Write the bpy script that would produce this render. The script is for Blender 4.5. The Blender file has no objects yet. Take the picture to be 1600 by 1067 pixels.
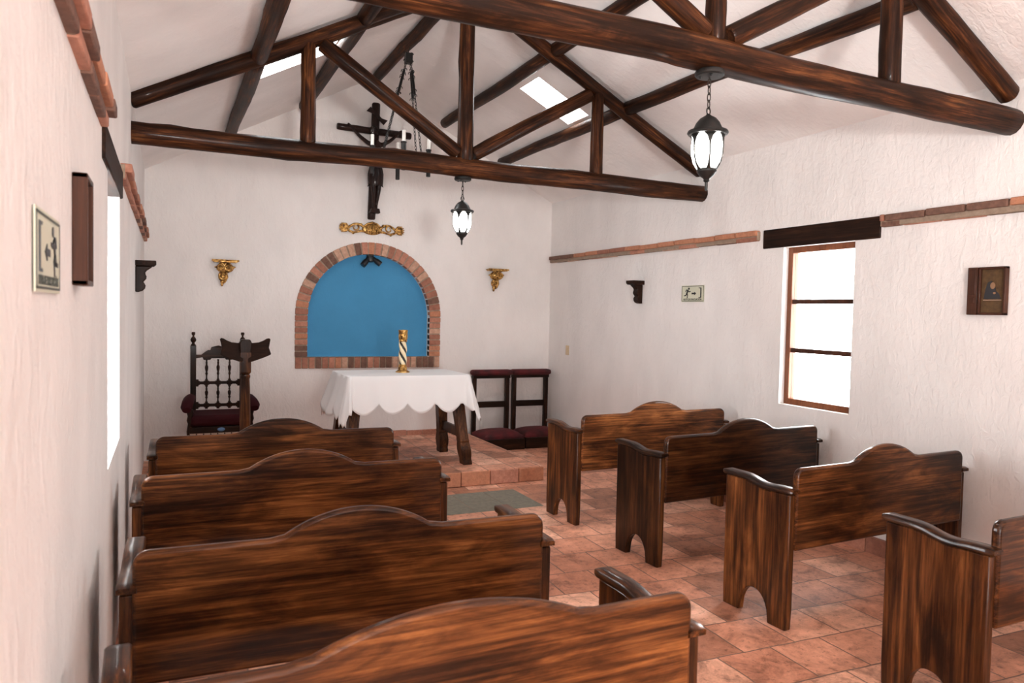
import bpy, bmesh, math, random
from mathutils import Vector, Matrix, noise
PI = math.pi
sc = bpy.context.scene
COL = sc.collection

# ------------------------------------------------------------------ helpers
def link(o, parent=None):
    COL.objects.link(o)
    if parent is not None:
        o.parent = parent
    return o

def finish(bm, sharp=0.7):
    bmesh.ops.recalc_face_normals(bm, faces=bm.faces[:])
    return bm

def obj(name, bm, mat, parent=None, loc=None, rot=None, bevel=0, sharp=0.7, subsurf=0):
    bmesh.ops.recalc_face_normals(bm, faces=bm.faces[:])
    me = bpy.data.meshes.new(name)
    bm.to_mesh(me); bm.free()
    for m in (mat if isinstance(mat, (list, tuple)) else [mat]):
        me.materials.append(m)
    me.polygons.foreach_set('use_smooth', [True] * len(me.polygons))
    me.set_sharp_from_angle(angle=sharp)
    o = bpy.data.objects.new(name, me)
    link(o, parent)
    if loc is not None: o.location = loc
    if rot is not None: o.rotation_euler = rot
    if bevel:
        md = o.modifiers.new('Bevel', 'BEVEL'); md.width = bevel; md.segments = 2
        md.limit_method = 'ANGLE'; md.angle_limit = 0.8
    if subsurf:
        md = o.modifiers.new('Subsurf', 'SUBSURF'); md.levels = md.render_levels = subsurf
    return o

def thing(name, label, cat, loc=(0, 0, 0), rotz=0.0, group=None):
    o = bpy.data.objects.new(name, None)
    o.empty_display_size = 0.1
    link(o); o.location = loc; o.rotation_euler = (0, 0, rotz)
    return tag(o, label, cat, group)

def tag(o, label, cat, group=None):
    o['label'] = label; o['category'] = cat
    if group: o['group'] = group
    return o

def struct(o):
    o['kind'] = 'structure'
    return o

def copy_tree(o, parent=None):
    c = o.copy(); COL.objects.link(c)
    c.parent = parent
    for ch in list(o.children):
        copy_tree(ch, c)
    return c

def box(bm, x0, x1, y0, y1, z0, z1, mi=0):
    v = [bm.verts.new((x, y, z)) for z in (z0, z1) for y in (y0, y1) for x in (x0, x1)]
    for f in ((0, 2, 3, 1), (4, 5, 7, 6), (0, 1, 5, 4), (2, 6, 7, 3), (0, 4, 6, 2), (1, 3, 7, 5)):
        bm.faces.new([v[i] for i in f]).material_index = mi
    return v

def hexa(bm, pts, mi=0):
    """8 points: bottom quad then top quad, same winding."""
    v = [bm.verts.new(p) for p in pts]
    for f in ((0, 1, 2, 3), (4, 5, 6, 7), (0, 1, 5, 4), (1, 2, 6, 5), (2, 3, 7, 6), (3, 0, 4, 7)):
        bm.faces.new([v[i] for i in f]).material_index = mi

def prism(bm, pts, a0, a1, axis='Y', mi=0):
    """extrude a closed 2-D outline along an axis. axis X: (y,z), Y: (x,z), Z: (x,y)"""
    def P(p, a):
        return {'X': (a, p[0], p[1]), 'Y': (p[0], a, p[1]), 'Z': (p[0], p[1], a)}[axis]
    A = [bm.verts.new(P(p, a0)) for p in pts]; B = [bm.verts.new(P(p, a1)) for p in pts]
    n = len(pts)
    fs = [bm.faces.new(A), bm.faces.new(B[::-1])]
    for i in range(n):
        fs.append(bm.faces.new((A[i], A[(i + 1) % n], B[(i + 1) % n], B[i])))
    for f in fs: f.material_index = mi

def tube(bm, pts, rad, n=8, caps=True, squash=1.0, mi=0):
    pts = [Vector(p) for p in pts]
    if not isinstance(rad, (list, tuple)): rad = [rad] * len(pts)
    t0 = (pts[1] - pts[0]).normalized()
    ref = Vector((0, 0, 1)) if abs(t0.z) < 0.9 else Vector((1, 0, 0))
    u = t0.cross(ref).normalized()
    rings = []
    for i, p in enumerate(pts):
        a = pts[max(i - 1, 0)]; b = pts[min(i + 1, len(pts) - 1)]
        t = (b - a).normalized()
        u = (u - t * u.dot(t)).normalized()
        w = t.cross(u)
        rings.append([bm.verts.new(p + (u * math.cos(2 * PI * k / n) + w * math.sin(2 * PI * k / n) * squash) * rad[i]) for k in range(n)])
    for i in range(len(rings) - 1):
        for k in range(n):
            bm.faces.new((rings[i][k], rings[i][(k + 1) % n], rings[i + 1][(k + 1) % n], rings[i + 1][k])).material_index = mi
    if caps:
        bm.faces.new(rings[0][::-1]).material_index = mi
        bm.faces.new(rings[-1]).material_index = mi

def lathe(bm, prof, n=24, c=(0, 0, 0), mi=0, sq=False):
    """prof: (r,z) list; sq: four-sided section of half-width r"""
    m = 4 if sq else n
    off = PI / 4 if sq else 0
    k2 = math.sqrt(2) if sq else 1
    rings = []
    for r, z in prof:
        r = max(r, 1e-4) * k2
        rings.append([bm.verts.new((c[0] + r * math.cos(off + 2 * PI * k / m), c[1] + r * math.sin(off + 2 * PI * k / m), c[2] + z)) for k in range(m)])
    for i in range(len(rings) - 1):
        for k in range(m):
            bm.faces.new((rings[i][k], rings[i][(k + 1) % m], rings[i + 1][(k + 1) % m], rings[i + 1][k])).material_index = mi
    bm.faces.new(rings[0][::-1]).material_index = mi
    bm.faces.new(rings[-1]).material_index = mi

def blob(bm, c, r, seg=12, mi=0):
    m = Matrix.Translation(Vector(c)) @ Matrix.Diagonal((r[0], r[1], r[2], 1))
    g = bmesh.ops.create_uvsphere(bm, u_segments=seg, v_segments=max(6, seg // 2), radius=1.0, matrix=m)
    for v in g['verts']:
        for f in v.link_faces: f.material_index = mi

def arc(cx, cy, r, a0, a1, n):
    return [(cx + r * math.cos(a0 + (a1 - a0) * i / n), cy + r * math.sin(a0 + (a1 - a0) * i / n)) for i in range(n + 1)]

# ------------------------------------------------------------------ materials
def newmat(name):
    m = bpy.data.materials.new(name); m.use_nodes = True
    nt = m.node_tree; nt.nodes.clear()
    out = nt.nodes.new('ShaderNodeOutputMaterial')
    bs = nt.nodes.new('ShaderNodeBsdfPrincipled')
    nt.links.new(bs.outputs[0], out.inputs[0])
    return m, nt, bs

def N(nt, t, **kw):
    n = nt.nodes.new(t)
    for k, v in kw.items():
        if k in n.inputs: n.inputs[k].default_value = v
        else: setattr(n, k, v)
    return n

def coords(nt, scale=(1, 1, 1), rnd=True):
    tc = N(nt, 'ShaderNodeTexCoord')
    mp = N(nt, 'ShaderNodeMapping'); mp.inputs['Scale'].default_value = scale
    if rnd:
        oi = N(nt, 'ShaderNodeObjectInfo')
        mu = N(nt, 'ShaderNodeMath', operation='MULTIPLY'); mu.inputs[1].default_value = 37.0
        nt.links.new(oi.outputs['Random'], mu.inputs[0])
        ad = N(nt, 'ShaderNodeVectorMath', operation='ADD')
        nt.links.new(tc.outputs['Object'], ad.inputs[0]); nt.links.new(mu.outputs[0], ad.inputs[1])
        nt.links.new(ad.outputs[0], mp.inputs[0])
    else:
        nt.links.new(tc.outputs['Object'], mp.inputs[0])
    return mp

def ramp(nt, stops, interp='LINEAR'):
    r = N(nt, 'ShaderNodeValToRGB'); r.color_ramp.interpolation = interp
    el = r.color_ramp.elements
    while len(el) < len(stops): el.new(0.5)
    for e, (p, c) in zip(el, stops):
        e.position = p; e.color = (c[0], c[1], c[2], 1)
    return r

def bump(nt, bs, src, strength=0.2, dist=0.01):
    b = N(nt, 'ShaderNodeBump'); b.inputs['Strength'].default_value = strength; b.inputs['Distance'].default_value = dist
    nt.links.new(src, b.inputs['Height']); nt.links.new(b.outputs[0], bs.inputs['Normal'])
    return b

def plain(name, col, rough=0.6, metal=0.0, spec=0.5):
    m, nt, bs = newmat(name)
    bs.inputs['Base Color'].default_value = (*col, 1); bs.inputs['Roughness'].default_value = rough
    bs.inputs['Metallic'].default_value = metal; bs.inputs['Specular IOR Level'].default_value = spec
    return m

def wood(name, axis, stops, rough=0.32, fine=60.0, blotch=9.0, along=1.6, bmp=0.08, spec=0.10, lo=0.375, hi=0.675, coat=0.30):
    m, nt, bs = newmat(name)
    i = 'XYZ'.index(axis)
    def nz(across, al, **kw):
        s = [across] * 3; s[i] = al
        a = N(nt, 'ShaderNodeTexNoise', **kw); nt.links.new(coords(nt, s).outputs[0], a.inputs['Vector']); return a
    a = nz(fine, along, Scale=1.5, Detail=8.0, Roughness=0.68, Distortion=0.25)          # fine streaks
    b = nz(blotch, along * 1.1, Scale=1.4, Detail=6.0, Roughness=0.62, Distortion=0.9)   # broad stain bands
    c = nz(2.6, 1.6, Scale=1.2, Detail=3.0, Roughness=0.5)                               # darker patches
    m1 = N(nt, 'ShaderNodeMath', operation='MULTIPLY'); m1.inputs[1].default_value = 0.40; nt.links.new(a.outputs[0], m1.inputs[0])
    m2 = N(nt, 'ShaderNodeMath', operation='MULTIPLY_ADD'); m2.inputs[1].default_value = 0.38; nt.links.new(b.outputs[0], m2.inputs[0]); nt.links.new(m1.outputs[0], m2.inputs[2])
    mx = N(nt, 'ShaderNodeMath', operation='MULTIPLY_ADD'); mx.inputs[1].default_value = 0.22; nt.links.new(c.outputs[0], mx.inputs[0]); nt.links.new(m2.outputs[0], mx.inputs[2])
    mr = N(nt, 'ShaderNodeMapRange'); mr.inputs[1].default_value = lo; mr.inputs[2].default_value = hi
    nt.links.new(mx.outputs[0], mr.inputs[0])
    r = ramp(nt, stops); nt.links.new(mr.outputs[0], r.inputs[0])
    oi = N(nt, 'ShaderNodeObjectInfo')
    mc = N(nt, 'ShaderNodeMix', data_type='RGBA', blend_type='MULTIPLY'); mc.inputs[0].default_value = 1.0
    nt.links.new(r.outputs[0], mc.inputs[6]); nt.links.new(oi.outputs['Color'], mc.inputs[7])
    nt.links.new(mc.outputs[2], bs.inputs['Base Color'])
    rr = N(nt, 'ShaderNodeMapRange'); rr.inputs[3].default_value = rough - 0.06; rr.inputs[4].default_value = rough + 0.14
    nt.links.new(b.outputs[0], rr.inputs[0]); nt.links.new(rr.outputs[0], bs.inputs['Roughness'])
    bs.inputs['Specular IOR Level'].default_value = spec
    bs.inputs['Coat Weight'].default_value = coat; bs.inputs['Coat Roughness'].default_value = 0.12
    bump(nt, bs, a.outputs[0], bmp, 0.003)
    return m

PEW = [(0.0, (0.010, 0.004, 0.002)), (0.25, (0.030, 0.010, 0.004)), (0.45, (0.084, 0.027, 0.008)), (0.62, (0.165, 0.056, 0.016)), (0.8, (0.27, 0.10, 0.029)), (1.0, (0.40, 0.165, 0.054))]
LOG = [(0.0, (0.008, 0.003, 0.002)), (0.35, (0.020, 0.008, 0.004)), (0.58, (0.055, 0.018, 0.007)), (0.8, (0.14, 0.05, 0.016)), (1.0, (0.26, 0.11, 0.04))]
DARK = [(0.0, (0.006, 0.003, 0.002)), (0.5, (0.022, 0.009, 0.005)), (1.0, (0.075, 0.030, 0.014))]
M = {}
M['pew_x'] = wood('pew wood along', 'X', PEW, fine=48.0, blotch=8.0, along=1.5)
M['pew_z'] = wood('pew wood upright', 'Z', PEW, fine=34.0, blotch=8.0, along=1.1)
M['pew_y'] = wood('pew wood cap', 'Y', [(p, (c[0] * .75, c[1] * .75, c[2] * .75)) for p, c in PEW])
M['log'] = wood('stained log', 'Z', LOG, rough=0.45, fine=60, blotch=13, along=1.8, bmp=0.25, spec=0.08, coat=0.06)
M['dark_z'] = wood('dark wood upright', 'Z', DARK, rough=0.4, spec=0.08, coat=0.12)
M['dark_x'] = wood('dark wood along', 'X', DARK, rough=0.4, spec=0.08, coat=0.12)
M['dark_y'] = wood('dark wood lintel', 'Y', DARK, rough=0.6, coat=0.05)
M['mid_z'] = wood('altar leg wood', 'Z', [(p, (c[0] * .6, c[1] * .6, c[2] * .6)) for p, c in PEW], rough=0.45)
M['frame_w'] = wood('window frame wood', 'Z', [(0.0, (0.11, 0.036, 0.016)), (1.0, (0.25, 0.09, 0.04))], rough=0.5)
M['cross'] = wood('cross wood', 'Z', [(0.0, (0.006, 0.003, 0.003)), (1.0, (0.035, 0.014, 0.009))], rough=0.5)
M['icon_w'] = wood('icon box wood', 'Z', [(0.0, (0.022, 0.009, 0.005)), (1.0, (0.105, 0.036, 0.018))], rough=0.5)

def plaster(name, col, scale=1.0, strength=0.45, streak=(1, 1, 0.55)):
    m, nt, bs = newmat(name)
    mp = coords(nt, tuple(s * scale for s in streak), rnd=False)
    a = N(nt, 'ShaderNodeTexNoise', Scale=26.0, Detail=4.0, Roughness=0.6, Distortion=0.6)
    b = N(nt, 'ShaderNodeTexNoise', Scale=3.0, Detail=3.0)
    nt.links.new(mp.outputs[0], a.inputs['Vector']); nt.links.new(mp.outputs[0], b.inputs['Vector'])
    c2 = tuple(c * 0.93 for c in col)
    r = ramp(nt, [(0.35, c2), (0.65, col)]); nt.links.new(b.outputs[0], r.inputs[0])
    nt.links.new(r.outputs[0], bs.inputs['Base Color'])
    bs.inputs['Roughness'].default_value = 0.85; bs.inputs['Specular IOR Level'].default_value = 0.25
    ad = N(nt, 'ShaderNodeMath', operation='MULTIPLY_ADD'); ad.inputs[1].default_value = 2.0
    nt.links.new(b.outputs[0], ad.inputs[0]); nt.links.new(a.outputs[0], ad.inputs[2])
    bump(nt, bs, ad.outputs[0], strength, 0.012)
    return m
M['plaster'] = plaster('white plaster', (0.83, 0.795, 0.772), strength=0.65)
M['ceil'] = plaster('ceiling plaster', (0.88, 0.845, 0.825), strength=0.45, streak=(0.5, 1, 1))
M['blue'] = plaster('blue plaster', (0.065, 0.275, 0.50), strength=0.4, streak=(1, 1, 1))

def brickmat(name, col, var):
    m, nt, bs = newmat(name)
    a = N(nt, 'ShaderNodeTexNoise', Scale=30.0, Detail=5.0, Roughness=0.7)
    nt.links.new(coords(nt).outputs[0], a.inputs['Vector'])
    r = ramp(nt, [(0.3, var), (0.7, col)]); nt.links.new(a.outputs[0], r.inputs[0])
    nt.links.new(r.outputs[0], bs.inputs['Base Color']); bs.inputs['Roughness'].default_value = 0.85
    bump(nt, bs, a.outputs[0], 0.6, 0.01)
    return m
BR = [brickmat('brick pink', (0.52, 0.24, 0.16), (0.34, 0.14, 0.09)), brickmat('brick red', (0.40, 0.165, 0.105), (0.24, 0.10, 0.065)),
      brickmat('brick orange', (0.54, 0.235, 0.13), (0.36, 0.15, 0.085)), brickmat('brick brown', (0.22, 0.11, 0.075), (0.10, 0.05, 0.035)),
      brickmat('brick pale', (0.60, 0.38, 0.27), (0.40, 0.22, 0.15))]
MORT = brickmat('mortar', (0.36, 0.27, 0.20), (0.24, 0.17, 0.12))
BRM = [MORT] + BR

def tilemat(name, rotz=0.0, size=0.30, shift=(0, 0, 0), sq=True):
    m, nt, bs = newmat(name)
    tc = N(nt, 'ShaderNodeTexCoord'); mp = N(nt, 'ShaderNodeMapping')
    mp.inputs['Rotation'].default_value = (0, 0, rotz); mp.inputs['Location'].default_value = shift
    nt.links.new(tc.outputs['Object'], mp.inputs[0])
    wob = N(nt, 'ShaderNodeTexNoise', Scale=5.0, Detail=2.0)
    nt.links.new(tc.outputs['Object'], wob.inputs['Vector'])
    w2 = N(nt, 'ShaderNodeVectorMath', operation='MULTIPLY_ADD'); w2.inputs[1].default_value = (0.02, 0.02, 0)
    nt.links.new(wob.outputs['Color'], w2.inputs[0]); nt.links.new(mp.outputs[0], w2.inputs[2])
    bk = N(nt, 'ShaderNodeTexBrick', offset=0.5 if not sq else 0.0, offset_frequency=2, squash=1.0)
    bk.inputs['Scale'].default_value = 1.0; bk.inputs['Brick Width'].default_value = size; bk.inputs['Row Height'].default_value = size
    bk.inputs['Mortar Size'].default_value = 0.005; bk.inputs['Mortar Smooth'].default_value = 0.4; bk.inputs['Bias'].default_value = 0.0
    bk.inputs['Color1'].default_value = (0, 0, 0, 1); bk.inputs['Color2'].default_value = (1, 1, 1, 1); bk.inputs['Mortar'].default_value = (0.5, 0.5, 0.5, 1)
    nt.links.new(w2.outputs[0], bk.inputs['Vector'])
    tone = ramp(nt, [(0.0, (0.36, 0.155, 0.09)), (0.3, (0.56, 0.24, 0.145)), (0.7, (0.70, 0.33, 0.21)), (1.0, (0.80, 0.45, 0.31))])
    nt.links.new(bk.outputs['Color'], tone.inputs[0])
    st = N(nt, 'ShaderNodeTexNoise', Scale=5.0, Detail=10.0, Roughness=0.76, Distortion=0.4)
    nt.links.new(tc.outputs['Object'], st.inputs['Vector'])
    sr = ramp(nt, [(0.36, (0.36, 0.31, 0.29)), (0.48, (0.90, 0.88, 0.87)), (0.62, (1.22, 1.26, 1.30))]); nt.links.new(st.outputs[0], sr.inputs[0])
    mu = N(nt, 'ShaderNodeMix', data_type='RGBA', blend_type='MULTIPLY'); mu.inputs[0].default_value = 0.85
    nt.links.new(tone.outputs[0], mu.inputs[6]); nt.links.new(sr.outputs[0], mu.inputs[7])
    sp = N(nt, 'ShaderNodeTexNoise', Scale=26.0, Detail=6.0, Roughness=0.75)
    nt.links.new(tc.outputs['Object'], sp.inputs['Vector'])
    spr = ramp(nt, [(0.37, (0.45, 0.40, 0.38)), (0.45, (1, 1, 1)), (0.58, (1, 1, 1)), (0.68, (1.3, 1.36, 1.42))]); nt.links.new(sp.outputs[0], spr.inputs[0])
    mu2 = N(nt, 'ShaderNodeMix', data_type='RGBA', blend_type='MULTIPLY'); mu2.inputs[0].default_value = 0.8
    nt.links.new(mu.outputs[2], mu2.inputs[6]); nt.links.new(spr.outputs[0], mu2.inputs[7]); mu = mu2
    gr = N(nt, 'ShaderNodeMix', data_type='RGBA'); gr.inputs[7].default_value = (0.19, 0.11, 0.08, 1)
    nt.links.new(bk.outputs['Fac'], gr.inputs[0]); nt.links.new(mu.outputs[2], gr.inputs[6])
    nt.links.new(gr.outputs[2], bs.inputs['Base Color'])
    rg = N(nt, 'ShaderNodeMapRange'); rg.inputs[3].default_value = 0.42; rg.inputs[4].default_value = 0.75
    nt.links.new(st.outputs[0], rg.inputs[0]); nt.links.new(rg.outputs[0], bs.inputs['Roughness'])
    fine = N(nt, 'ShaderNodeTexNoise', Scale=22.0, Detail=5.0)
    nt.links.new(tc.outputs['Object'], fine.inputs['Vector'])
    h = N(nt, 'ShaderNodeMath', operation='SUBTRACT'); nt.links.new(fine.outputs[0], h.inputs[0]); nt.links.new(bk.outputs['Fac'], h.inputs[1])
    bump(nt, bs, h.outputs[0], 0.5, 0.010)
    return m
M['tile'] = tilemat('terracotta tiles', 0.03, 0.305, (0.08, 0.05, 0), sq=False)
M['tile2'] = tilemat('altar step tiles', 0.0, 0.26, (0.05, 0.02, 0), sq=True)
M['slab'] = brickmat('grey green stone', (0.235, 0.215, 0.165), (0.145, 0.135, 0.105))
M['iron'] = plain('black iron', (0.012, 0.011, 0.010), 0.45, 0.3)
M['brown_iron'] = plain('dark brown iron', (0.03, 0.022, 0.018), 0.4, 0.5)
M['black'] = plain('black plastic', (0.006, 0.006, 0.007), 0.35)
M['gold'] = None
def goldmat():
    m, nt, bs = newmat('aged gold leaf')
    a = N(nt, 'ShaderNodeTexNoise', Scale=38.0, Detail=4.0)
    nt.links.new(coords(nt).outputs[0], a.inputs['Vector'])
    r = ramp(nt, [(0.36, (0.10, 0.04, 0.012)), (0.52, (0.50, 0.27, 0.07)), (0.7, (0.85, 0.56, 0.22))]); nt.links.new(a.outputs[0], r.inputs[0])
    nt.links.new(r.outputs[0], bs.inputs['Base Color']); bs.inputs['Metallic'].default_value = 0.7; bs.inputs['Roughness'].default_value = 0.38
    return m
M['gold'] = goldmat()
M['cream'] = plain('cream paint', (0.78, 0.66, 0.44), 0.5)
M['blackpaint'] = plain('black paint', (0.012, 0.009, 0.008), 0.4)
def velvet():
    m, nt, bs = newmat('dark red velvet')
    a = N(nt, 'ShaderNodeTexNoise', Scale=9.0, Detail=3.0); nt.links.new(coords(nt).outputs[0], a.inputs['Vector'])
    r = ramp(nt, [(0.35, (0.028, 0.003, 0.004)), (0.7, (0.10, 0.007, 0.010))]); nt.links.new(a.outputs[0], r.inputs[0])
    nt.links.new(r.outputs[0], bs.inputs['Base Color']); bs.inputs['Roughness'].default_value = 0.9
    bs.inputs['Sheen Weight'].default_value = 0.12; bs.inputs['Sheen Tint'].default_value = (0.8, 0.15, 0.15, 1)
    return m
M['velvet'] = velvet()
M['seat_velvet'] = plain('worn dark velvet', (0.030, 0.003, 0.005), 0.85, spec=0.15)
def clothmat():
    m, nt, bs = newmat('white linen')
    a = N(nt, 'ShaderNodeTexNoise', Scale=14.0, Detail=3.0); nt.links.new(coords(nt, (1, 1, .4), False).outputs[0], a.inputs['Vector'])
    bs.inputs['Base Color'].default_value = (0.90, 0.89, 0.89, 1); bs.inputs['Roughness'].default_value = 0.9
    bump(nt, bs, a.outputs[0], 0.15, 0.01)
    tr = N(nt, 'ShaderNodeBsdfTranslucent'); tr.inputs[0].default_value = (0.9, 0.88, 0.87, 1)
    mx = N(nt, 'ShaderNodeMixShader'); mx.inputs[0].default_value = 0.25
    out = [n for n in nt.nodes if n.type == 'OUTPUT_MATERIAL'][0]
    nt.links.new(bs.outputs[0], mx.inputs[1]); nt.links.new(tr.outputs[0], mx.inputs[2]); nt.links.new(mx.outputs[0], out.inputs[0])
    return m
M['linen'] = clothmat()
def glassmat():
    m, nt, bs = newmat('window glass'); nt.nodes.remove(bs)
    tr = N(nt, 'ShaderNodeBsdfTransparent'); gl = N(nt, 'ShaderNodeBsdfGlossy'); gl.inputs['Roughness'].default_value = 0.03
    lw = N(nt, 'ShaderNodeLayerWeight', Blend=0.5); pw = N(nt, 'ShaderNodeMath', operation='POWER'); pw.inputs[1].default_value = 5.0
    fr = N(nt, 'ShaderNodeMath', operation='MULTIPLY_ADD'); fr.inputs[1].default_value = 0.9; fr.inputs[2].default_value = 0.04
    nt.links.new(lw.outputs['Facing'], pw.inputs[0]); nt.links.new(pw.outputs[0], fr.inputs[0]); mx = N(nt, 'ShaderNodeMixShader')
    out = [n for n in nt.nodes if n.type == 'OUTPUT_MATERIAL'][0]
    nt.links.new(fr.outputs[0], mx.inputs[0]); nt.links.new(tr.outputs[0], mx.inputs[1]); nt.links.new(gl.outputs[0], mx.inputs[2]); nt.links.new(mx.outputs[0], out.inputs[0])
    return m
M['glass'] = glassmat()
def lampmat():
    m, nt, bs = newmat('lit frosted lamp glass')
    bs.inputs['Base Color'].default_value = (0.9, 0.9, 0.88, 1); bs.inputs['Roughness'].default_value = 0.3
    bs.inputs['Emission Color'].default_value = (1.0, 0.97, 0.92, 1); bs.inputs['Emission Strength'].default_value = 14.0
    return m
M['lamp'] = lampmat()
M['candle'] = plain('white candle sleeve', (0.85, 0.82, 0.76), 0.5)
M['bulb'] = plain('clear bulb glass', (0.75, 0.70, 0.64), 0.15)
M['sign'] = plain('cream sign plate', (0.62, 0.62, 0.48), 0.5)
M['signline'] = plain('grey green sign border', (0.055, 0.06, 0.045), 0.5)
M['ivory'] = plain('ivory plastic', (0.62, 0.47, 0.30), 0.4)
M['picture'] = brickmat('old gold painting', (0.115, 0.062, 0.020), (0.055, 0.026, 0.009))
M['robe'] = plain('dark painted robe', (0.012, 0.010, 0.012), 0.5)
M['skin'] = plain('painted face', (0.24, 0.125, 0.06), 0.5)
M['bluecloth'] = plain('blue embroidery', (0.10, 0.20, 0.36), 0.7)
M['lace'] = plain('pale lace', (0.38, 0.27, 0.20), 0.8)

# ------------------------------------------------------------------ room numbers (metres)
XL, XR, YB, YF = -0.2123, 4.2799, 8.16, -3.3
XM, ZR, ZL, ZRT = 2.01, 4.07, 2.87, 2.90           # ridge x and height, eave heights left / right
def zc(x):
    return ZR - (XM - x) * (ZR - ZL) / (XM - XL) if x < XM else ZR - (x - XM) * (ZR - ZRT) / (XR - XM)
TH = 0.30

# ---------------- floor
bm = bmesh.new(); box(bm, XL - TH, XR + TH, YF - 0.3, YB + TH, -0.12, 0.0)
struct(obj('floor', bm, M['tile']))

# ---------------- side walls with a window hole each
def side_wall(name, x0, x1, top, hole):
    y0, y1, z0, z1 = hole
    bm = bmesh.new()
    box(bm, x0, x1, YF, y0, 0, top); box(bm, x0, x1, y1, YB + TH, 0, top)
    box(bm, x0, x1, y0, y1, 0, z0); box(bm, x0, x1, y0, y1, z1, top)
    return struct(obj(name, bm, M['plaster']))
LW = (3.285, 4.06, 0.90, 2.075)
RW = (3.672, 4.326, 0.893, 2.093)
side_wall('wall_left', XL - TH, XL, ZL + 0.10, LW)
side_wall('wall_right', XR, XR + TH, ZRT + 0.10, RW)

# ---------------- back wall: gable with an arched niche
AX = 2.041; NHW = 0.684; NZ0 = 1.024; NSP = 1.476     # niche centre, half width, sill, spring line
arch_in = [(AX - NHW, NZ0)] + [(AX + NHW, NZ0)] + arc(AX, NSP, NHW, 0, PI, 40)
bm = bmesh.new()
outer = [(XL - TH, 0), (XR + TH, 0), (XR + TH, zc(XR)), (XR, zc(XR)), (XM, ZR), (XL, zc(XL)), (XL - TH, zc(XL))]
def loop(pts, y):
    vs = [bm.verts.new((p[0], y, p[1])) for p in pts]
    es = [bm.edges.new((vs[i], vs[(i + 1) % len(vs)])) for i in range(len(vs))]
    return vs, es
vo, eo = loop(outer, YB); vi, ei = loop(arch_in, YB)
bmesh.ops.triangle_fill(bm, edges=eo + ei, use_beauty=True)
ND = 0.10
vb = [bm.verts.new((p[0], YB + ND, p[1])) for p in arch_in]
for i in range(len(vi)):
    j = (i + 1) % len(vi)
    bm.faces.new((vi[i], vi[j], vb[j], vb[i]))
vk = [bm.verts.new((p[0], YB + TH, p[1])) for p in outer]
for i in range(len(vo)):
    j = (i + 1) % len(vo)
    bm.faces.new((vo[i], vo[j], vk[j], vk[i]))
bm.faces.new(vk)
struct(obj('wall_back', bm, M['plaster'], sharp=0.5))

# ---------------- front wall behind the viewer, with its wide doorway
DX0, DX1, DZ = 0.10, 1.20, 2.10
bm = bmesh.new()
box(bm, XL - TH, DX0, YF - 0.3, YF, 0, 2.95); box(bm, DX1, XR + TH, YF - 0.3, YF, 0, 2.95); box(bm, DX0, DX1, YF - 0.3, YF, DZ, 2.95)
prism(bm, [(XL - TH, 2.95), (XR + TH, 2.95), (XM, ZR + 0.1)], YF - 0.3, YF, 'Y')
struct(obj('wall_front', bm, M['plaster']))

# ---------------- ceiling: two slopes with skylight holes
SKY_L = [(0.60, 1.19, 5.78, 6.20)]
SKY_R = [(2.922, 3.43, 5.875, 6.25)]
def slope(bm, xa, xb, holes):
    def slab(x0, x1, y0, y1):
        p = [(x0, y0), (x1, y0), (x1, y1), (x0, y1)]
        hexa(bm, [(x, y, zc(x)) for x, y in p] + [(x, y, zc(x) + 0.14) for x, y in p])
    holes = sorted(holes, key=lambda h: h[2])
    y = YF - 0.3
    for (x0, x1, y0, y1) in holes:
        slab(xa, xb, y, y0); slab(xa, x0, y0, y1); slab(x1, xb, y0, y1); y = y1
    slab(xa, xb, y, YB + TH)
bm = bmesh.new()
slope(bm, XL - 0.0, XM, SKY_L); slope(bm, XM, XR, SKY_R)
struct(obj('ceiling', bm, M['ceil']))
k = 3
for hs in (SKY_L, SKY_R):
    for (x0, x1, y0, y1) in hs:
        bm = bmesh.new(); p = [(x0, y0), (x1, y0), (x1, y1), (x0, y1)]
        hexa(bm, [(x, y, zc(x) + 0.10) for x, y in p] + [(x, y, zc(x) + 0.106) for x, y in p])
        struct(obj('window_%d' % k, bm, M['glass'])); k += 1

# ---------------- baseboard of brick on the right wall, and behind the altar
def brick_row(bm, a0, a1, length, fn, seed, gap=0.008, mats=(1, 2, 3, 5, 1, 2)):
    rd = random.Random(seed); a = a0
    while a < a1 - 0.02:
        l = min(length * rd.uniform(0.88, 1.12), a1 - a)
        fn(bm, a + gap / 2, a + l - gap / 2, rd, rd.choice(mats)); a += l
bm = bmesh.new()
brick_row(bm, YF, YB, 0.26, lambda b, a, c, rd, m: box(b, XR - 0.03 - rd.uniform(0, .006), XR + 0.01, a, c, 0.0, 0.105 + rd.uniform(-.004, .004), m), 4)
box(bm, XR - 0.022, XR + 0.01, YF, YB, 0.0, 0.10, 0)
struct(obj('baseboard_right', bm, BRM))
PX0, PX1, PY0, PZ = 0.86, 3.192, 6.09, 0.13
bm = bmesh.new()
brick_row(bm, PX0, PX1, 0.2, lambda b, a, c, rd, m: box(b, a, c, YB - 0.035 - rd.uniform(0, .005), YB + 0.01, PZ, 0.185 + rd.uniform(-.004, .004), m), 9, mats=(1, 2, 3, 1))
box(bm, PX0, PX1, YB - 0.028, YB + 0.01, PZ, 0.18, 0)
struct(obj('baseboard_back', bm, BRM))

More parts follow.
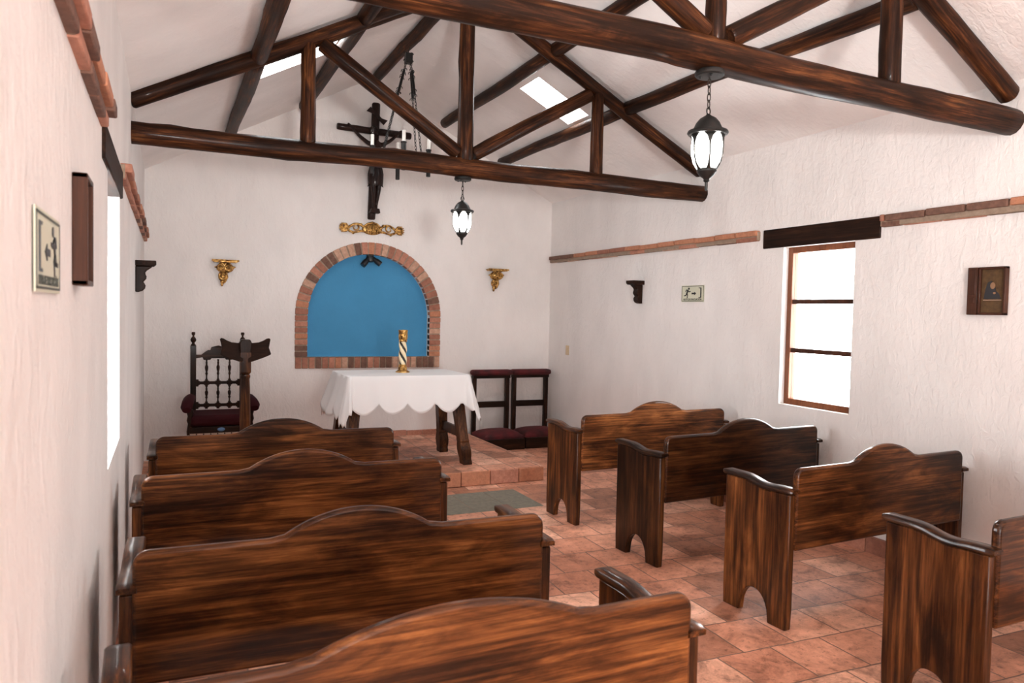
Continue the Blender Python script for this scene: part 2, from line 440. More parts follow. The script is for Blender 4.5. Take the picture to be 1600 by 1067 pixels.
# ---------------- altar platform: tiled top, brick riser
t = thing('altar_platform', 'low terracotta tiled platform with brick riser under the altar table', 'platform', (PX0, PY0, 0))
W, D = PX1 - PX0, YB - PY0
bm = bmesh.new(); box(bm, 0.02, W - 0.02, 0.02, D - 0.002, 0.0, PZ)
obj('tiled_top', bm, M['tile2'], t)
bm = bmesh.new()
brick_row(bm, 0, W, 0.255, lambda b, a, c, rd, m: box(b, a, c, 0.0 - rd.uniform(0, .004), 0.06, 0.004, PZ - 0.001 - rd.uniform(0, .004), m), 12, mats=(1, 3, 1, 3))
brick_row(bm, 0.06, D, 0.255, lambda b, a, c, rd, m: box(b, W - 0.05, W + rd.uniform(0, .003), a, c, 0.004, PZ - 0.001 - rd.uniform(0, .004), m), 13, mats=(1, 3, 5))
brick_row(bm, 0.06, D, 0.255, lambda b, a, c, rd, m: box(b, 0.0, 0.05, a, c, 0.004, PZ - 0.001 - rd.uniform(0, .004), m), 14, mats=(1, 3, 5))
obj('brick_riser', bm, BRM, t, bevel=0.004)

# ---------------- stone slab let into the floor
bm = bmesh.new()
for i in range(5):
    for j in range(2):
        x0 = 1.30 + i * 0.291; y0 = 5.27 + j * 0.295
        box(bm, x0 + .002, x0 + 0.289, y0 + .002, y0 + 0.293, -0.01, 0.003)
tag(obj('stone_slab', bm, M['slab'], bevel=0.002), 'grey green stone slab set in the red tile floor before the altar step', 'slab')

# ---------------- brick ledges on the side walls
def ledge(name, side, y0, y1, seed):
    bm = bmesh.new(); s = 1 if side == 'L' else -1
    X = XL if side == 'L' else XR
    def top(b, a, c, rd, m):
        p = 0.046 + rd.uniform(-.007, .007); e = rd.uniform(-.004, .004)
        box(b, min(X - s * .01, X + s * p), max(X - s * .01, X + s * p), a, c, 2.200 + e, 2.243 + e, m)
    def low(b, a, c, rd, m):
        p = 0.026 + rd.uniform(-.004, .004); e = rd.uniform(-.003, .003)
        box(b, min(X - s * .01, X + s * p), max(X - s * .01, X + s * p), a, c, 2.162 + e, 2.199 + e, m)
    brick_row(bm, y0, y1, 0.27, top, seed, 0.012, (2, 3, 1, 3, 4)); brick_row(bm, y0, y1, 0.27, low, seed + 50, 0.012, (1, 4, 5, 1, 2))
    box(bm, min(X - s * .01, X + s * .028), max(X - s * .01, X + s * .02), y0, y1, 2.165, 2.235, 0)
    return struct(obj(name, bm, BRM, bevel=0.006))
ledge('trim_1', 'R', 4.58, 8.13, 21); ledge('trim_2', 'R', -1.0, 3.46, 22)
ledge('trim_3', 'L', 4.13, 8.10, 23); ledge('trim_4', 'L', -1.0, 2.98, 24)

# ---------------- windows (frame, muntins, panes, lintel)
def window(name, side, hole, inset, ly0, ly1, lz0, lz1):
    X = XL if side == 'L' else XR; s = -1 if side == 'L' else 1
    y0, y1, z0, z1 = hole; w = bpy.data.objects.new(name, None); link(w); w.location = (X + s * inset, (y0 + y1) / 2, z0); struct(w)
    hw = (y1 - y0) / 2; hh = z1 - z0; fw = 0.045
    a, b = sorted((0.0, s * 0.06))
    bm = bmesh.new()
    box(bm, a, b, -hw, -hw + fw, 0, hh); box(bm, a, b, hw - fw, hw, 0, hh)
    box(bm, a, b, -hw + fw, hw - fw, 0, fw); box(bm, a, b, -hw + fw, hw - fw, hh - fw, hh)
    obj('window_frame', bm, M['frame_w'], w, bevel=0.003)
    zs = [fw, fw + (hh - 2 * fw) * 0.333, fw + (hh - 2 * fw) * 0.667, hh - fw]
    for z in zs[1:3]:
        bm = bmesh.new(); a2, b2 = sorted((s * 0.012, s * 0.05)); box(bm, a2, b2, -hw + fw, hw - fw, z - 0.017, z + 0.017)
        obj('glazing_bar', bm, M['icon_w'], w)
    for i in range(3):
        bm = bmesh.new(); a3, b3 = sorted((s * 0.028, s * 0.033))
        box(bm, a3, b3, -hw + fw, hw - fw, zs[i] + (0.017 if i else 0), zs[i + 1] - (0.017 if i < 2 else 0))
        obj('window_pane', bm, M['glass'], w)
    bm = bmesh.new(); a4, b4 = sorted((-s * (inset + 0.012), s * (TH - inset)))
    box(bm, a4, b4, ly0 - (y0 + y1) / 2, ly1 - (y0 + y1) / 2, lz0 - z0, lz1 - z0)
    obj('lintel', bm, M['dark_y'], w, bevel=0.006)
    return w
window('window_1', 'R', RW, 0.05, 3.471, 4.538, 2.094, 2.240)
window('window_2', 'L', LW, 0.24, 3.00, 4.12, 2.062, 2.195)

# ---------------- brick arch and blue niche
t = thing('wall_niche', 'arched blue niche with brick surround in the back wall behind the altar', 'niche', (AX, YB, NZ0))
bm = bmesh.new()
prism(bm, [(p[0] - AX, p[1] - NZ0) for p in arch_in], 0.085, 0.11, 'Y')
obj('niche_back', bm, M['blue'], t)
OHW = 0.814; rd = random.Random(5); bm = bmesh.new()
def vous(p, mi, pr):
    hexa(bm, [(x, 0.06, z) for x, z in p] + [(x, -pr, z) for x, z in p], mi)
pk = lambda: rd.choice((1, 5, 2, 3, 4, 5, 2, 1, 4))
nb = 7; hs = (NSP - NZ0) / nb
for s in (-1, 1):
    for i in range(nb):
        a, b = i * hs + 0.006, (i + 1) * hs - 0.006
        vous([(s * NHW, a), (s * OHW, a), (s * OHW, b), (s * NHW, b)], pk(), 0.018 + rd.uniform(-.004, .006))
na = 31
for i in range(na):
    a0 = PI * i / na + 0.009; a1 = PI * (i + 1) / na - 0.009; zz = NSP - NZ0
    ro = OHW - 0.0 ; ri = NHW - rd.uniform(0, .004)
    vous([(ri * math.cos(a0), zz + ri * math.sin(a0)), (ro * math.cos(a0), zz + ro * math.sin(a0)), (ro * math.cos(a1), zz + ro * math.sin(a1)), (ri * math.cos(a1), zz + ri * math.sin(a1))], pk(), 0.018 + rd.uniform(-.004, .006))
nbm = 23; wb = 2 * OHW / nbm
for i in range(nbm):
    a = -OHW + i * wb + 0.006; b = a + wb - 0.012
    vous([(a, -0.121), (b, -0.121), (b, -0.002), (a, -0.002)], 3 if i == 6 else pk(), 0.02 + rd.uniform(-.004, .006))
# mortar bed
zz = NSP - NZ0
for s in (-1, 1):
    box(bm, min(s * (NHW + .004), s * (OHW - .004)), max(s * (NHW + .004), s * (OHW - .004)), -0.012, 0.06, 0, zz, 0)
box(bm, -OHW + .004, OHW - .004, -0.012, 0.06, -0.118, 0, 0)
for i in range(40):
    a0 = PI * i / 40; a1 = PI * (i + 1) / 40; ri, ro = NHW + .004, OHW - .004
    hexa(bm, [(r * math.cos(a), 0.06, zz + r * math.sin(a)) for r, a in ((ri, a0), (ro, a0), (ro, a1), (ri, a1))] + [(r * math.cos(a), -0.012, zz + r * math.sin(a)) for r, a in ((ri, a0), (ro, a0), (ro, a1), (ri, a1))], 0)
obj('brick_arch', bm, BRM, t, bevel=0.004)

# ---------------- logs
def log_mesh(L, r0, r1, seed, n=14, bend=0.012, knots=5):
    rd = random.Random(seed); bm = bmesh.new(); m = max(8, int(L / 0.12)); rings = []
    ph = rd.uniform(0, 9)
    kn = [(rd.uniform(0.05, 0.95) * L, rd.uniform(0, 2 * PI), rd.uniform(0.06, 0.16)) for _ in range(int(knots * max(1, L / 1.5)))]
    for i in range(m + 1):
        z = L * i / m; t = z / L
        R = r0 + (r1 - r0) * t
        cx = bend * L / 3 * (noise.noise(Vector((ph, z * 0.9, 0)))) * math.sin(PI * t) * 2; cy = bend * L / 3 * noise.noise(Vector((ph + 7, z * 0.9, 3))) * math.sin(PI * t) * 2
        ring = []
        for k in range(n):
            a = 2 * PI * k / n
            w = 1 + 0.09 * noise.noise(Vector((math.cos(a) * 1.2 + ph, math.sin(a) * 1.2, z * 1.7))) + 0.05 * noise.noise(Vector((math.cos(a) * 2 + ph, math.sin(a) * 2, z * 6)))
            for (kz, ka, kh) in kn:
                d = ((z - kz) / 0.05) ** 2 + ((((a - ka + PI) % (2 * PI)) - PI) / 0.5) ** 2
                if d < 6: w += kh * math.exp(-d)
            ring.append(bm.verts.new((cx + R * w * math.cos(a), cy + R * w * math.sin(a), z)))
        rings.append(ring)
    for i in range(m):
        for k in range(n):
            bm.faces.new((rings[i][k], rings[i][(k + 1) % n], rings[i + 1][(k + 1) % n], rings[i + 1][k]))
    for rg, zz, fl in ((rings[0], -0.012, True), (rings[-1], L + 0.012, False)):
        c = sum((v.co for v in rg), Vector()) / n
        inner = [bm.verts.new(c + (v.co - c) * 0.82 + Vector((0, 0, zz - c.z))) for v in rg]
        for k in range(n): bm.faces.new((rg[k], rg[(k + 1) % n], inner[(k + 1) % n], inner[k]))
        bm.faces.new(inner)
    return bm
SEED = [100]
def log(name, p0, p1, r0, r1, parent=None, bend=0.012, mat=None):
    SEED[0] += 1
    p0, p1 = Vector(p0), Vector(p1); d = p1 - p0
    o = obj(name, log_mesh(d.length, r0, r1, SEED[0], bend=bend), mat or M['log'], parent, sharp=0.9)
    o.rotation_mode = 'QUATERNION'; o.rotation_quaternion = Vector((0, 0, 1)).rotation_difference(d.normalized())
    o.location = p0
    return o

def truss(y, label, chord, king, kx, ch_r, king_r, braces, posts, apex):
    t = thing('roof_truss', label, 'roof truss', (kx, y, chord(kx)), 0, 'log roof trusses')
    def P(x, z, dy=0.0): return (x - kx, dy, z - chord(kx))
    log('bottom_chord', P(XL - 0.02, chord(XL)), P(XR + 0.02, chord(XR)), ch_r, ch_r * 1.03, t, bend=0.006)
    log('king_post', P(kx, chord(kx) + ch_r * 0.8), P(kx, apex - 0.05), king_r, king_r * 0.97, t, bend=.004)
    for (x, zb) in posts:
        log('post', P(x, chord(x) + ch_r * 0.75), P(x, zb), 0.053, 0.05, t, bend=.004)
    for (x0, z0, x1, z1, r) in braces:
        log('brace', P(x0, z0), P(x1, z1), r, r * 0.95, t)
    log('rafter', P(XL + 0.0, 2.835), P(kx - 0.02, apex), 0.056, 0.054, t)
    log('rafter', P(XR - 0.03, 2.822), P(kx + 0.02, apex), 0.056, 0.054, t)
    return t
truss(5.31, 'dark log roof truss spanning the chapel before the chandelier', lambda x: 2.632, None, 2.035, 0.071, 0.06,
      [(0.97, 3.375, 1.965, 2.745, 0.056), (3.10, 3.325, 2.11, 2.745, 0.054)], [(0.872, 3.36), (3.183, 3.34)], 3.965)
truss(2.66, 'orange lit log roof truss nearest the viewer, above the right pews', lambda x: 2.725 - 0.017 * max(0, x - 1.2), None, 2.187, 0.072, 0.044,
      [(1.10, 3.37, 2.125, 2.795, 0.05), (3.25, 3.34, 2.27, 2.795, 0.052)], [(0.9, 3.36), (3.292, 3.33)], 3.965)

PUR = dict(A=(0.545, 'lowest on the left slope'), B=(1.25, 'high on the left slope'), C=(2.0, 'along the ridge'), D=(2.765, 'high on the right slope'), E=(3.46, 'lowest on the right slope'))
for k, (x, where) in PUR.items():
    z = zc(x) - 0.062
    xe = x + (0.07 if k == 'E' else 0.0)
    far_end = 7.86
    log('purlin', (x, 5.36, z), (x - 0.0, far_end, z), 0.056, 0.052)
    tag(COL.objects[-1], {'A': 'log purlin left of the left skylight, beyond the far truss', 'B': 'log purlin right of the left skylight, with its end over the crucifix wall', 'C': 'ridge log purlin that carries the iron chandelier',
        'D': 'log purlin above the right skylight ending in a rounded free end', 'E': 'log purlin below the right skylight, beyond the far truss'}[k], 'roof log', 'log purlins beyond the far truss')
    log('purlin', (xe, 2.71, zc(xe) - 0.062), (x, 5.29, z), 0.058, 0.056)
    tag(COL.objects[-1], {'A': 'log purlin between the trusses, lowest on the left slope', 'B': 'log purlin between the trusses, high on the left slope', 'C': 'ridge log purlin between the two trusses',
        'D': 'log purlin between the trusses, high on the right slope', 'E': 'long log purlin between the trusses, passing behind the near lantern'}[k], 'roof log', 'log purlins between the trusses')

# ---------------- pews
PL, PD, HF, HR, ZB, ZH, HS = 1.432, 0.435, 0.731, 0.725, 0.811, 0.892, 0.253
CAPT = 0.028
def panel_bm():
    # side outline in (y,z); y=0 rear edge, y=PD front edge
    y0, y1 = 0.0, PD
    a0, a1 = 0.275 * PD, 0.735 * PD; am = (a0 + a1) / 2; ah = 0.150
    arch = []
    for i in range(21):
        t = i / 20; x = a0 + (a1 - a0) * t
        u = abs(2 * t - 1)
        z = ah * math.sqrt(max(0.0, 1 - u ** 2.2))
        arch.append((x, z))
    foot0 = [(y0 + 0.006, 0.0), (a0 - 0.015, 0.0)] + [(x, max(z, 0.0)) for x, z in arch[0:]] + [(a1 + 0.015, 0.0), (y1 - 0.004, 0.0)]
    top = [(y1, 0.10), (y1, cap_z(1.0) - 0.004)] + [(PD * (1 - i / 10), cap_z(1 - i / 10) - 0.004) for i in range(1, 11)] + [(0.0, 0.1)]
    bm = bmesh.new(); prism(bm, foot0 + top, -0.021, 0.021, 'X')
    return bm
def cap_z(t):
    # underside of the arm cap along the depth, t=0 rear, 1 front
    s = 0.5 - 0.5 * math.cos(PI * min(1, max(0, (t - 0.25) / 0.5)))
    return HR - CAPT - 0.012 + 0.020 * s - 0.010 * math.exp(-((t - 0.42) / 0.16) ** 2)
def cap_bm():
    bm = bmesh.new(); n = 26; rows = []
    for i in range(n + 1):
        t = -0.045 + 1.085 * i / n
        z = cap_z(t); th = CAPT
        e = min(1.0, (t + 0.045) / 0.045, (1.04 - t) / 0.05)
        e = math.sqrt(max(0.0, 1 - (1 - max(e, 0)) ** 2))
        hw = 0.030 - 0.003 * (1 - e); zm = z + th / 2
        h = th / 2 * (0.62 + 0.38 * e)
        rows.append([bm.verts.new((x, t * PD, zz)) for x, zz in ((-hw, zm - h), (hw, zm - h), (hw, zm + h * .6), (hw * .8, zm + h), (-hw * .8, zm + h), (-hw, zm + h * .6))])
    for i in range(n):
        for k in range(6):
            bm.faces.new((rows[i][k], rows[i][(k + 1) % 6], rows[i + 1][(k + 1) % 6], rows[i + 1][k]))
    bm.faces.new(rows[0]); bm.faces.new(rows[-1])
    return bm
def back_bm(HS=HS, ZH=ZH):
    hl = PL / 2 - 0.036; pts = [(-hl, 0.40), (hl, 0.40)]
    rc = 0.045
    pts += [(hl - rc + rc * math.cos(a), ZB - rc + rc * math.sin(a)) for a in [PI / 2 * i / 6 for i in range(7)]]
    sag = ZH - ZB; R = (HS * HS + sag * sag) / (2 * sag); cz = ZH - R; A = math.asin(HS / R)
    f = 0.035
    pts += [(HS + f, ZB), (HS + 0.012, ZB + 0.004)]
    pts += [(R * math.sin(a), cz + R * math.cos(a)) for a in [A * 0.95 - 2 * A * 0.95 * i / 24 for i in range(25)]]
    pts += [(-HS - 0.012, ZB + 0.004), (-HS - f, ZB)]
    pts += [(-hl + rc - rc * math.sin(a), ZB - rc + rc * math.cos(a)) for a in [PI / 2 * i / 6 for i in range(7)]]
    bm = bmesh.new(); prism(bm, pts, -0.012, 0.024, 'Y')
    return bm
def make_pew(label, group):
    t = thing('pew', label, 'pew', (0, 0, 0), 0, group)
    for s in (-1, 1):
        p = obj('end_panel', panel_bm(), M['pew_z'], t, (s * (PL / 2 - 0.021), 0, 0), bevel=0.006)
        obj('arm_cap', cap_bm(), M['pew_y'], p, sharp=0.9)
    obj('backrest', back_bm(), M['pew_x'], t, bevel=0.012)
    hl = PL / 2 - 0.042
    bm = bmesh.new(); box(bm, -hl, hl, 0.026, PD - 0.01, 0.412, 0.442); obj('seat', bm, M['pew_x'], t, bevel=0.006)
    bm = bmesh.new(); box(bm, -hl, hl, PD - 0.07, PD - 0.045, 0.31, 0.412); obj('seat_rail', bm, M['pew_x'], t, bevel=0.004)
    return t
GL, GR = 'pews in the left row', 'pews in the right row'
pews = [('R1', 3.422, 4.706, 0.040, 'wooden pew in front of the two kneelers, first of the right row from the altar', GR, 1.0),
        ('R2', 3.445, 3.754, 0.068, 'darkest brown pew, second of the right row, below the window', GR, 0.34),
        ('R3', 3.49, 2.746, 0.055, 'wooden pew third in the right row, with bright top edge beside the white wall', GR, 0.78),
        ('R4', 3.494, 1.744, 0.020, 'wooden pew cut off at the right edge, nearest the viewer in the right row', GR, 0.68),
        ('L1', 0.619, 4.57, -0.025, 'wooden pew closest to the armchair and reading stand, first of the left row', GL, 0.85),
        ('L2', 0.578, 3.534, -0.002, 'wooden pew second from the altar in the left row', GL, 0.85),
        ('L3', 0.585, 2.445, -0.029, 'wooden pew third from the altar in the left row, beside the wall shadow', GL, 0.9),
        ('L4', 0.603, 1.569, 0.031, 'reddish orange wooden pew at the bottom, nearest the viewer in the left row', GL, 1.12)]
first = None
for (k, x, y, rz, lab, g, tint) in pews:
    if first is None: first = o = make_pew(lab, g)
    else: o = copy_tree(first)
    o.location = (x, y, 0); o.rotation_euler = (0, 0, rz); o['label'] = lab; o['group'] = g
    for ch in o.children_recursive: ch.color = (tint, tint, tint, 1)
    if k == 'L4':                                   # this pew's back has a longer, flatter hump
        b = [c for c in o.children if c.name.startswith('backrest')][0]
        bm = back_bm(0.345, 0.884); bmesh.ops.recalc_face_normals(bm, faces=bm.faces[:])
        me = bpy.data.meshes.new('backrest'); bm.to_mesh(me); bm.free(); me.materials.append(M['pew_x'])
        me.polygons.foreach_set('use_smooth', [True] * len(me.polygons)); me.set_sharp_from_angle(angle=0.7); b.data = me

# ---------------- altar table, cloth, candlestick
t = thing('altar_table', 'wooden altar table with carved splayed legs under a white cloth', 'table', (1.985, 6.76, PZ))
TZ = 0.825
bm = bmesh.new(); box(bm, -0.555, 0.555, -0.33, 0.33, TZ - 0.035, TZ); obj('tabletop', bm, M['mid_z'], t, bevel=0.004)
def altar_leg(sx, sy):
    # lofted square section from the floor up, splayed along y
    prof = [(0.0, .052, .034), (.03, .054, .034), (.05, .046, .034), (.09, .060, .036), (.13, .066, .037), (.17, .058, .036), (.205, .046, .034), (.215, .056, .034), (.24, .05, .033), (.5, .054, .036), (.79, .058, .038)]
    bm = bmesh.new(); rings = []
    for z, wy, wx in prof:
        yc = sy * (0.33 - 0.17 * z); xc = sx * (0.545 - 0.10 * z)
        wy *= 1.0; wx *= 1.3
        rings.append([bm.verts.new((xc + a * wx, yc + b * wy, z)) for a, b in ((-1, -1), (1, -1), (1, 1), (-1, 1))])
    for i in range(len(rings) - 1):
        for k in range(4): bm.faces.new((rings[i][k], rings[i][(k + 1) % 4], rings[i + 1][(k + 1) % 4], rings[i + 1][k]))
    bm.faces.new(rings[0]); bm.faces.new(rings[-1])
    return bm
for sx in (-1, 1):
    for sy in (-1, 1): obj('leg', altar_leg(sx, sy), M['mid_z'], t, bevel=0.004)
    pts = [(-0.25, .33), (-0.25, .27)]
    for i in range(9): pts += [(-0.22 + i * .055 - .02, .25), (-0.22 + i * .055, .235), (-0.22 + i * .055 + .02, .25)]
    pts += [(0.25, .27), (0.25, .33)]
    bm = bmesh.new(); xc = sx * 0.513; prism(bm, pts, xc - 0.014, xc + 0.014, 'X'); obj('stretcher', bm, M['mid_z'], t)

def cloth_bm():
    bm = bmesh.new(); hx, hy = 0.568, 0.345; top = TZ + 0.006
    rc = 0.03; per = []
    side = [('f', 48), ('r', 30), ('b', 48), ('l', 30)]
    # perimeter points with outward normal and hang length
    def hang(u, length, base):
        s = abs(math.sin(PI * u / 0.262)); return base + 0.10 * s ** 0.75
    pts = []
    nx, ny, ncn = 46, 28, 10
    def corner(cx, cy, a0):
        for i in range(1, ncn):
            a = a0 + PI / 2 * i / ncn
            d = math.sin(PI * i / ncn)
            pts.append((cx + rc * math.cos(a), cy + rc * math.sin(a), math.cos(a), math.sin(a), 0.245 + 0.17 * d + 0.03 * math.sin(i * 2.2), 0.07 + 0.05 * d))
    for i in range(nx + 1):
        u = i / nx * 2 * (hx - rc); pts.append((-hx + rc + u, -hy, 0, -1, hang(u + 0.03, 0, 0.235), 0.03))
    corner(hx - rc, -hy + rc, -PI / 2)
    for i in range(ny + 1):
        u = i / ny * 2 * (hy - rc); pts.append((hx, -hy + rc + u, 1, 0, hang(u + .05, 0, 0.225), 0.04))
    corner(hx - rc, hy - rc, 0)
    for i in range(nx + 1):
        u = i / nx * 2 * (hx - rc); pts.append((hx - rc - u, hy, 0, 1, hang(u + .1, 0, 0.235), 0.03))
    corner(-hx + rc, hy - rc, PI / 2)
    for i in range(ny + 1):
        u = i / ny * 2 * (hy - rc); pts.append((-hx, hy - rc - u, -1, 0, hang(u + .02, 0, 0.27), 0.10))
    corner(-hx + rc, -hy + rc, PI)
    n = len(pts); rows = 14; grid = []
    for j in range(rows + 1):
        t = j / rows; row = []
        for i, (x, y, ax, ay, h, fl) in enumerate(pts):
            w = (0.018 if abs(ax) < .5 else 0.03) * noise.noise(Vector((x * 7, y * 7, 0.3))) * t * 1.6 + 0.010 * math.sin(i * 0.55) * t * (1.3 if ax < -.3 else 0.7)
            off = fl * t ** 1.1 + w + (0.004 if j else 0)
            row.append(bm.verts.new((x + ax * off, y + ay * off, top - h * t - (0 if j == 0 else 0.001))))
        grid.append(row)
    for j in range(rows):
        for i in range(n):
            k = (i + 1) % n; bm.faces.new((grid[j][i], grid[j][k], grid[j + 1][k], grid[j + 1][i]))
    bm.faces.new(grid[0])
    return bm
o = obj('altar_cloth', cloth_bm(), M['linen'], None, (1.985, 6.76, PZ), sharp=1.2)
md = o.modifiers.new('Solid', 'SOLIDIFY'); md.thickness = 0.003; md.offset = 1
tag(o, 'white scalloped cloth draped over the altar table', 'tablecloth')

ZT = PZ + TZ + 0.010
t = thing('candlestick', 'gold candlestick with black and cream twisted stem on the altar cloth', 'candlestick', (2.012, 6.79, ZT))
bm = bmesh.new(); lathe(bm, [(0.066, 0), (0.066, .008), (.050, .018), (.040, .024), (.042, .032), (.042, .048), (.036, .056), (.034, .075)]); obj('base', bm, M['gold'], t, sharp=0.6)
bm = bmesh.new(); nseg, nz = 32, 60
rings = []
for j in range(nz + 1):
    z = 0.075 + 0.215 * j / nz; ring = []
    for k2 in range(nseg):
        a = 2 * PI * k2 / nseg; ph = 3 * (a) + z * 62
        r = 0.0345 + 0.0045 * math.cos(ph); ring.append(bm.verts.new((r * math.cos(a), r * math.sin(a), z)))
    rings.append(ring)
for j in range(nz):
    for k2 in range(nseg):
        f = bm.faces.new((rings[j][k2], rings[j][(k2 + 1) % nseg], rings[j + 1][(k2 + 1) % nseg], rings[j + 1][k2]))
        a = 2 * PI * (k2 + .5) / nseg; z = 0.075 + 0.215 * (j + .5) / nz
        f.material_index = 0 if math.cos(3 * a + z * 62) > -0.35 else 1
obj('twisted_stem', bm, [M['cream'], M['blackpaint']], t, sharp=1.2)
bm = bmesh.new(); lathe(bm, [(.036, .288), (.042, .296), (.036, .305), (.041, .315), (.043, .345), (.041, .375), (.044, .385), (.044, .398), (.036, .400), (.034, .392)]); obj('cup', bm, M['gold'], t, sharp=0.6)

# ---------------- kneelers
def make_kneeler(label):
    t = thing('kneeler', label, 'kneeler', (0, 0, 0), 0, 'kneelers in the back corner')
    hw = 0.245
    bm = bmesh.new(); box(bm, -hw, hw, -0.46, -0.03, 0.0, 0.125); obj('base', bm, M['dark_x'], t, bevel=0.006)
    bm = bmesh.new(); n = 14
    g = [[None] * (n + 1) for _ in range(n + 1)]
    for i in range(n + 1):
        for j in range(n + 1):
            u, v = i / n * 2 - 1, j / n * 2 - 1
            h = 0.03 + 0.055 * ((1 - abs(u) ** 3) * (1 - abs(v) ** 3)) ** 0.6
            g[i][j] = bm.verts.new((u * (hw - .005), -0.235 + v * 0.20, 0.125 + h))
    for i in range(n):
        for j in range(n): bm.faces.new((g[i][j], g[i + 1][j], g[i + 1][j + 1], g[i][j + 1]))
    ed = [e for e in bm.edges if e.is_boundary]
    r = bmesh.ops.extrude_edge_only(bm, edges=ed)
    for v in [v for v in r['geom'] if isinstance(v, bmesh.types.BMVert)]: v.co.z = 0.122
    obj('knee_cushion', bm, M['velvet'], t, sharp=1.2)
    for s in (-1, 1):
        bm = bmesh.new(); box(bm, s * 0.21 - .024, s * 0.21 + .024, -0.03, 0.02, 0.0, 0.80); obj('upright', bm, M['dark_z'], t, bevel=0.004)
    bm = bmesh.new(); box(bm, -0.19, 0.19, -0.018, 0.008, 0.43, 0.50); obj('middle_rail', bm, M['dark_x'], t, bevel=0.003)
    bm = bmesh.new(); box(bm, -0.235, 0.235, -0.05, 0.03, 0.775, 0.81); obj('top_rail', bm, M['dark_x'], t, bevel=0.003)
    bm = bmesh.new(); box(bm, -0.255, 0.255, -0.085, 0.045, 0.81, 0.875); obj('armrest_pad', bm, M['velvet'], t, bevel=0.028)
    return t
kn = make_kneeler('dark wood kneeler with red velvet pads, behind the altar table corner'); kn.location = (3.447, 8.02, 0); kn.rotation_euler = (0, 0, 0.0)
k2 = copy_tree(kn); k2.location = (3.965, 8.03, 0); k2.rotation_euler = (0, 0, -0.02); k2['label'] = 'dark wood kneeler with red velvet pads, in the corner beside the right wall'

# ---------------- armchair
t = thing('armchair', 'carved dark armchair with red velvet arms and seat by the left back corner', 'armchair', (0.45, 7.83, 0))
for s in (-1, 1):
    bm = bmesh.new(); box(bm, s * .225 - .026, s * .225 + .026, -.026, .026, 0, 1.165); p = obj('back_post', bm, M['dark_z'], t, bevel=.004)
    bm = bmesh.new(); lathe(bm, [(.012, 0), (.026, .004), (.014, .02), (.012, .028), (.024, .045), (.027, .058), (.020, .075), (.009, .088), (.009, .10), (.016, .108), (.017, .125), (.013, .132)], 14); obj('finial', bm, M['dark_z'], p, (s * .225, 0, 1.163), sharp=.6)
cr = [(-.20, 1.04), (-.20, 1.075), (-.15, 1.075), (-.12, 1.10), (-.09, 1.12), (-.07, 1.12), (-.06, 1.15), (0, 1.165), (.06, 1.15), (.07, 1.12), (.09, 1.12), (.12, 1.10), (.15, 1.075), (.20, 1.075), (.20, 1.04), (.14, 1.05), (.13, 1.025), (.07, 1.025), (.06, 1.04), (-.06, 1.04), (-.07, 1.025), (-.13, 1.025), (-.14, 1.05)]
bm = bmesh.new(); prism(bm, [(x * 1.02, z) for x, z in cr], -.012, .012, 'Y'); obj('crest_rail', bm, M['dark_x'], t, bevel=.003)
for z in (.80, .58):
    bm = bmesh.new(); box(bm, -.20, .20, -.011, .011, z - .014, z + .014)
    for x in (-.19, -.105, 0, .105, .19): box(bm, x - .024, x + .024, -.016, .016, z - .02, z + .02); box(bm, x - .013, x + .013, -.014, .014, z - .034, z + .034)
    obj('back_rail', bm, M['dark_x'], t, bevel=.002)
for z0, z1 in ((.834, 1.03), (.614, .766)):
    for x in (-.105, 0, .105):
        h = z1 - z0; bm = bmesh.new()
        lathe(bm, [(.010, 0), (.007, .06 * h), (.007, .2 * h), (.013, .3 * h), (.008, .36 * h), (.014, .5 * h), (.016, .62 * h), (.008, .74 * h), (.010, .84 * h), (.007, .9 * h), (.010, h)], 12)
        obj('spindle', bm, M['dark_z'], t, (x, 0, z0), sharp=.6)
bm = bmesh.new(); box(bm, -.27, .27, -.50, .0, .36, .44); obj('seat_frame', bm, M['dark_x'], t, bevel=.004)
bm = bmesh.new(); box(bm, -.265, .265, -.505, -.03, .44, .545); obj('seat_cushion', bm, M['seat_velvet'], t, bevel=.04)
for s in (-1, 1):
    bm = bmesh.new(); lathe(bm, [(.028, 0), (.028, .04), (.018, .06), (.024, .12), (.028, .25), (.028, .36), (.030, .40), (.020, .47), (.030, .50), (.022, .54), (.03, .57), (.024, .60)], 14); obj('front_leg', bm, M['dark_z'], t, (s * .262, -.46, 0), sharp=.6)
    bm = bmesh.new(); tube(bm, [(s * .235, -.0, .655), (s * .25, -.10, .665), (s * .268, -.25, .665), (s * .282, -.38, .65), (s * .292, -.47, .625), (s * .294, -.51, .60)], [.034, .046, .050, .052, .052, .036], 14, squash=.9); obj('arm_pad', bm, M['seat_velvet'], t, sharp=1.2)
bm = bmesh.new()
for i in range(9):
    x = -.24 + i * .06; prism(bm, [(x - .028, .385), (x + .028, .385), (x + .014, .355), (x, .345), (x - .014, .355)], -.512, -.508, 'Y')
obj('fringe', bm, M['lace'], t)
bm = bmesh.new(); blob(bm, (0.0, -.508, .415), (.034, .006, .018)); obj('embroidery', bm, M['bluecloth'], t)['label'] = 'blue embroidered patch'

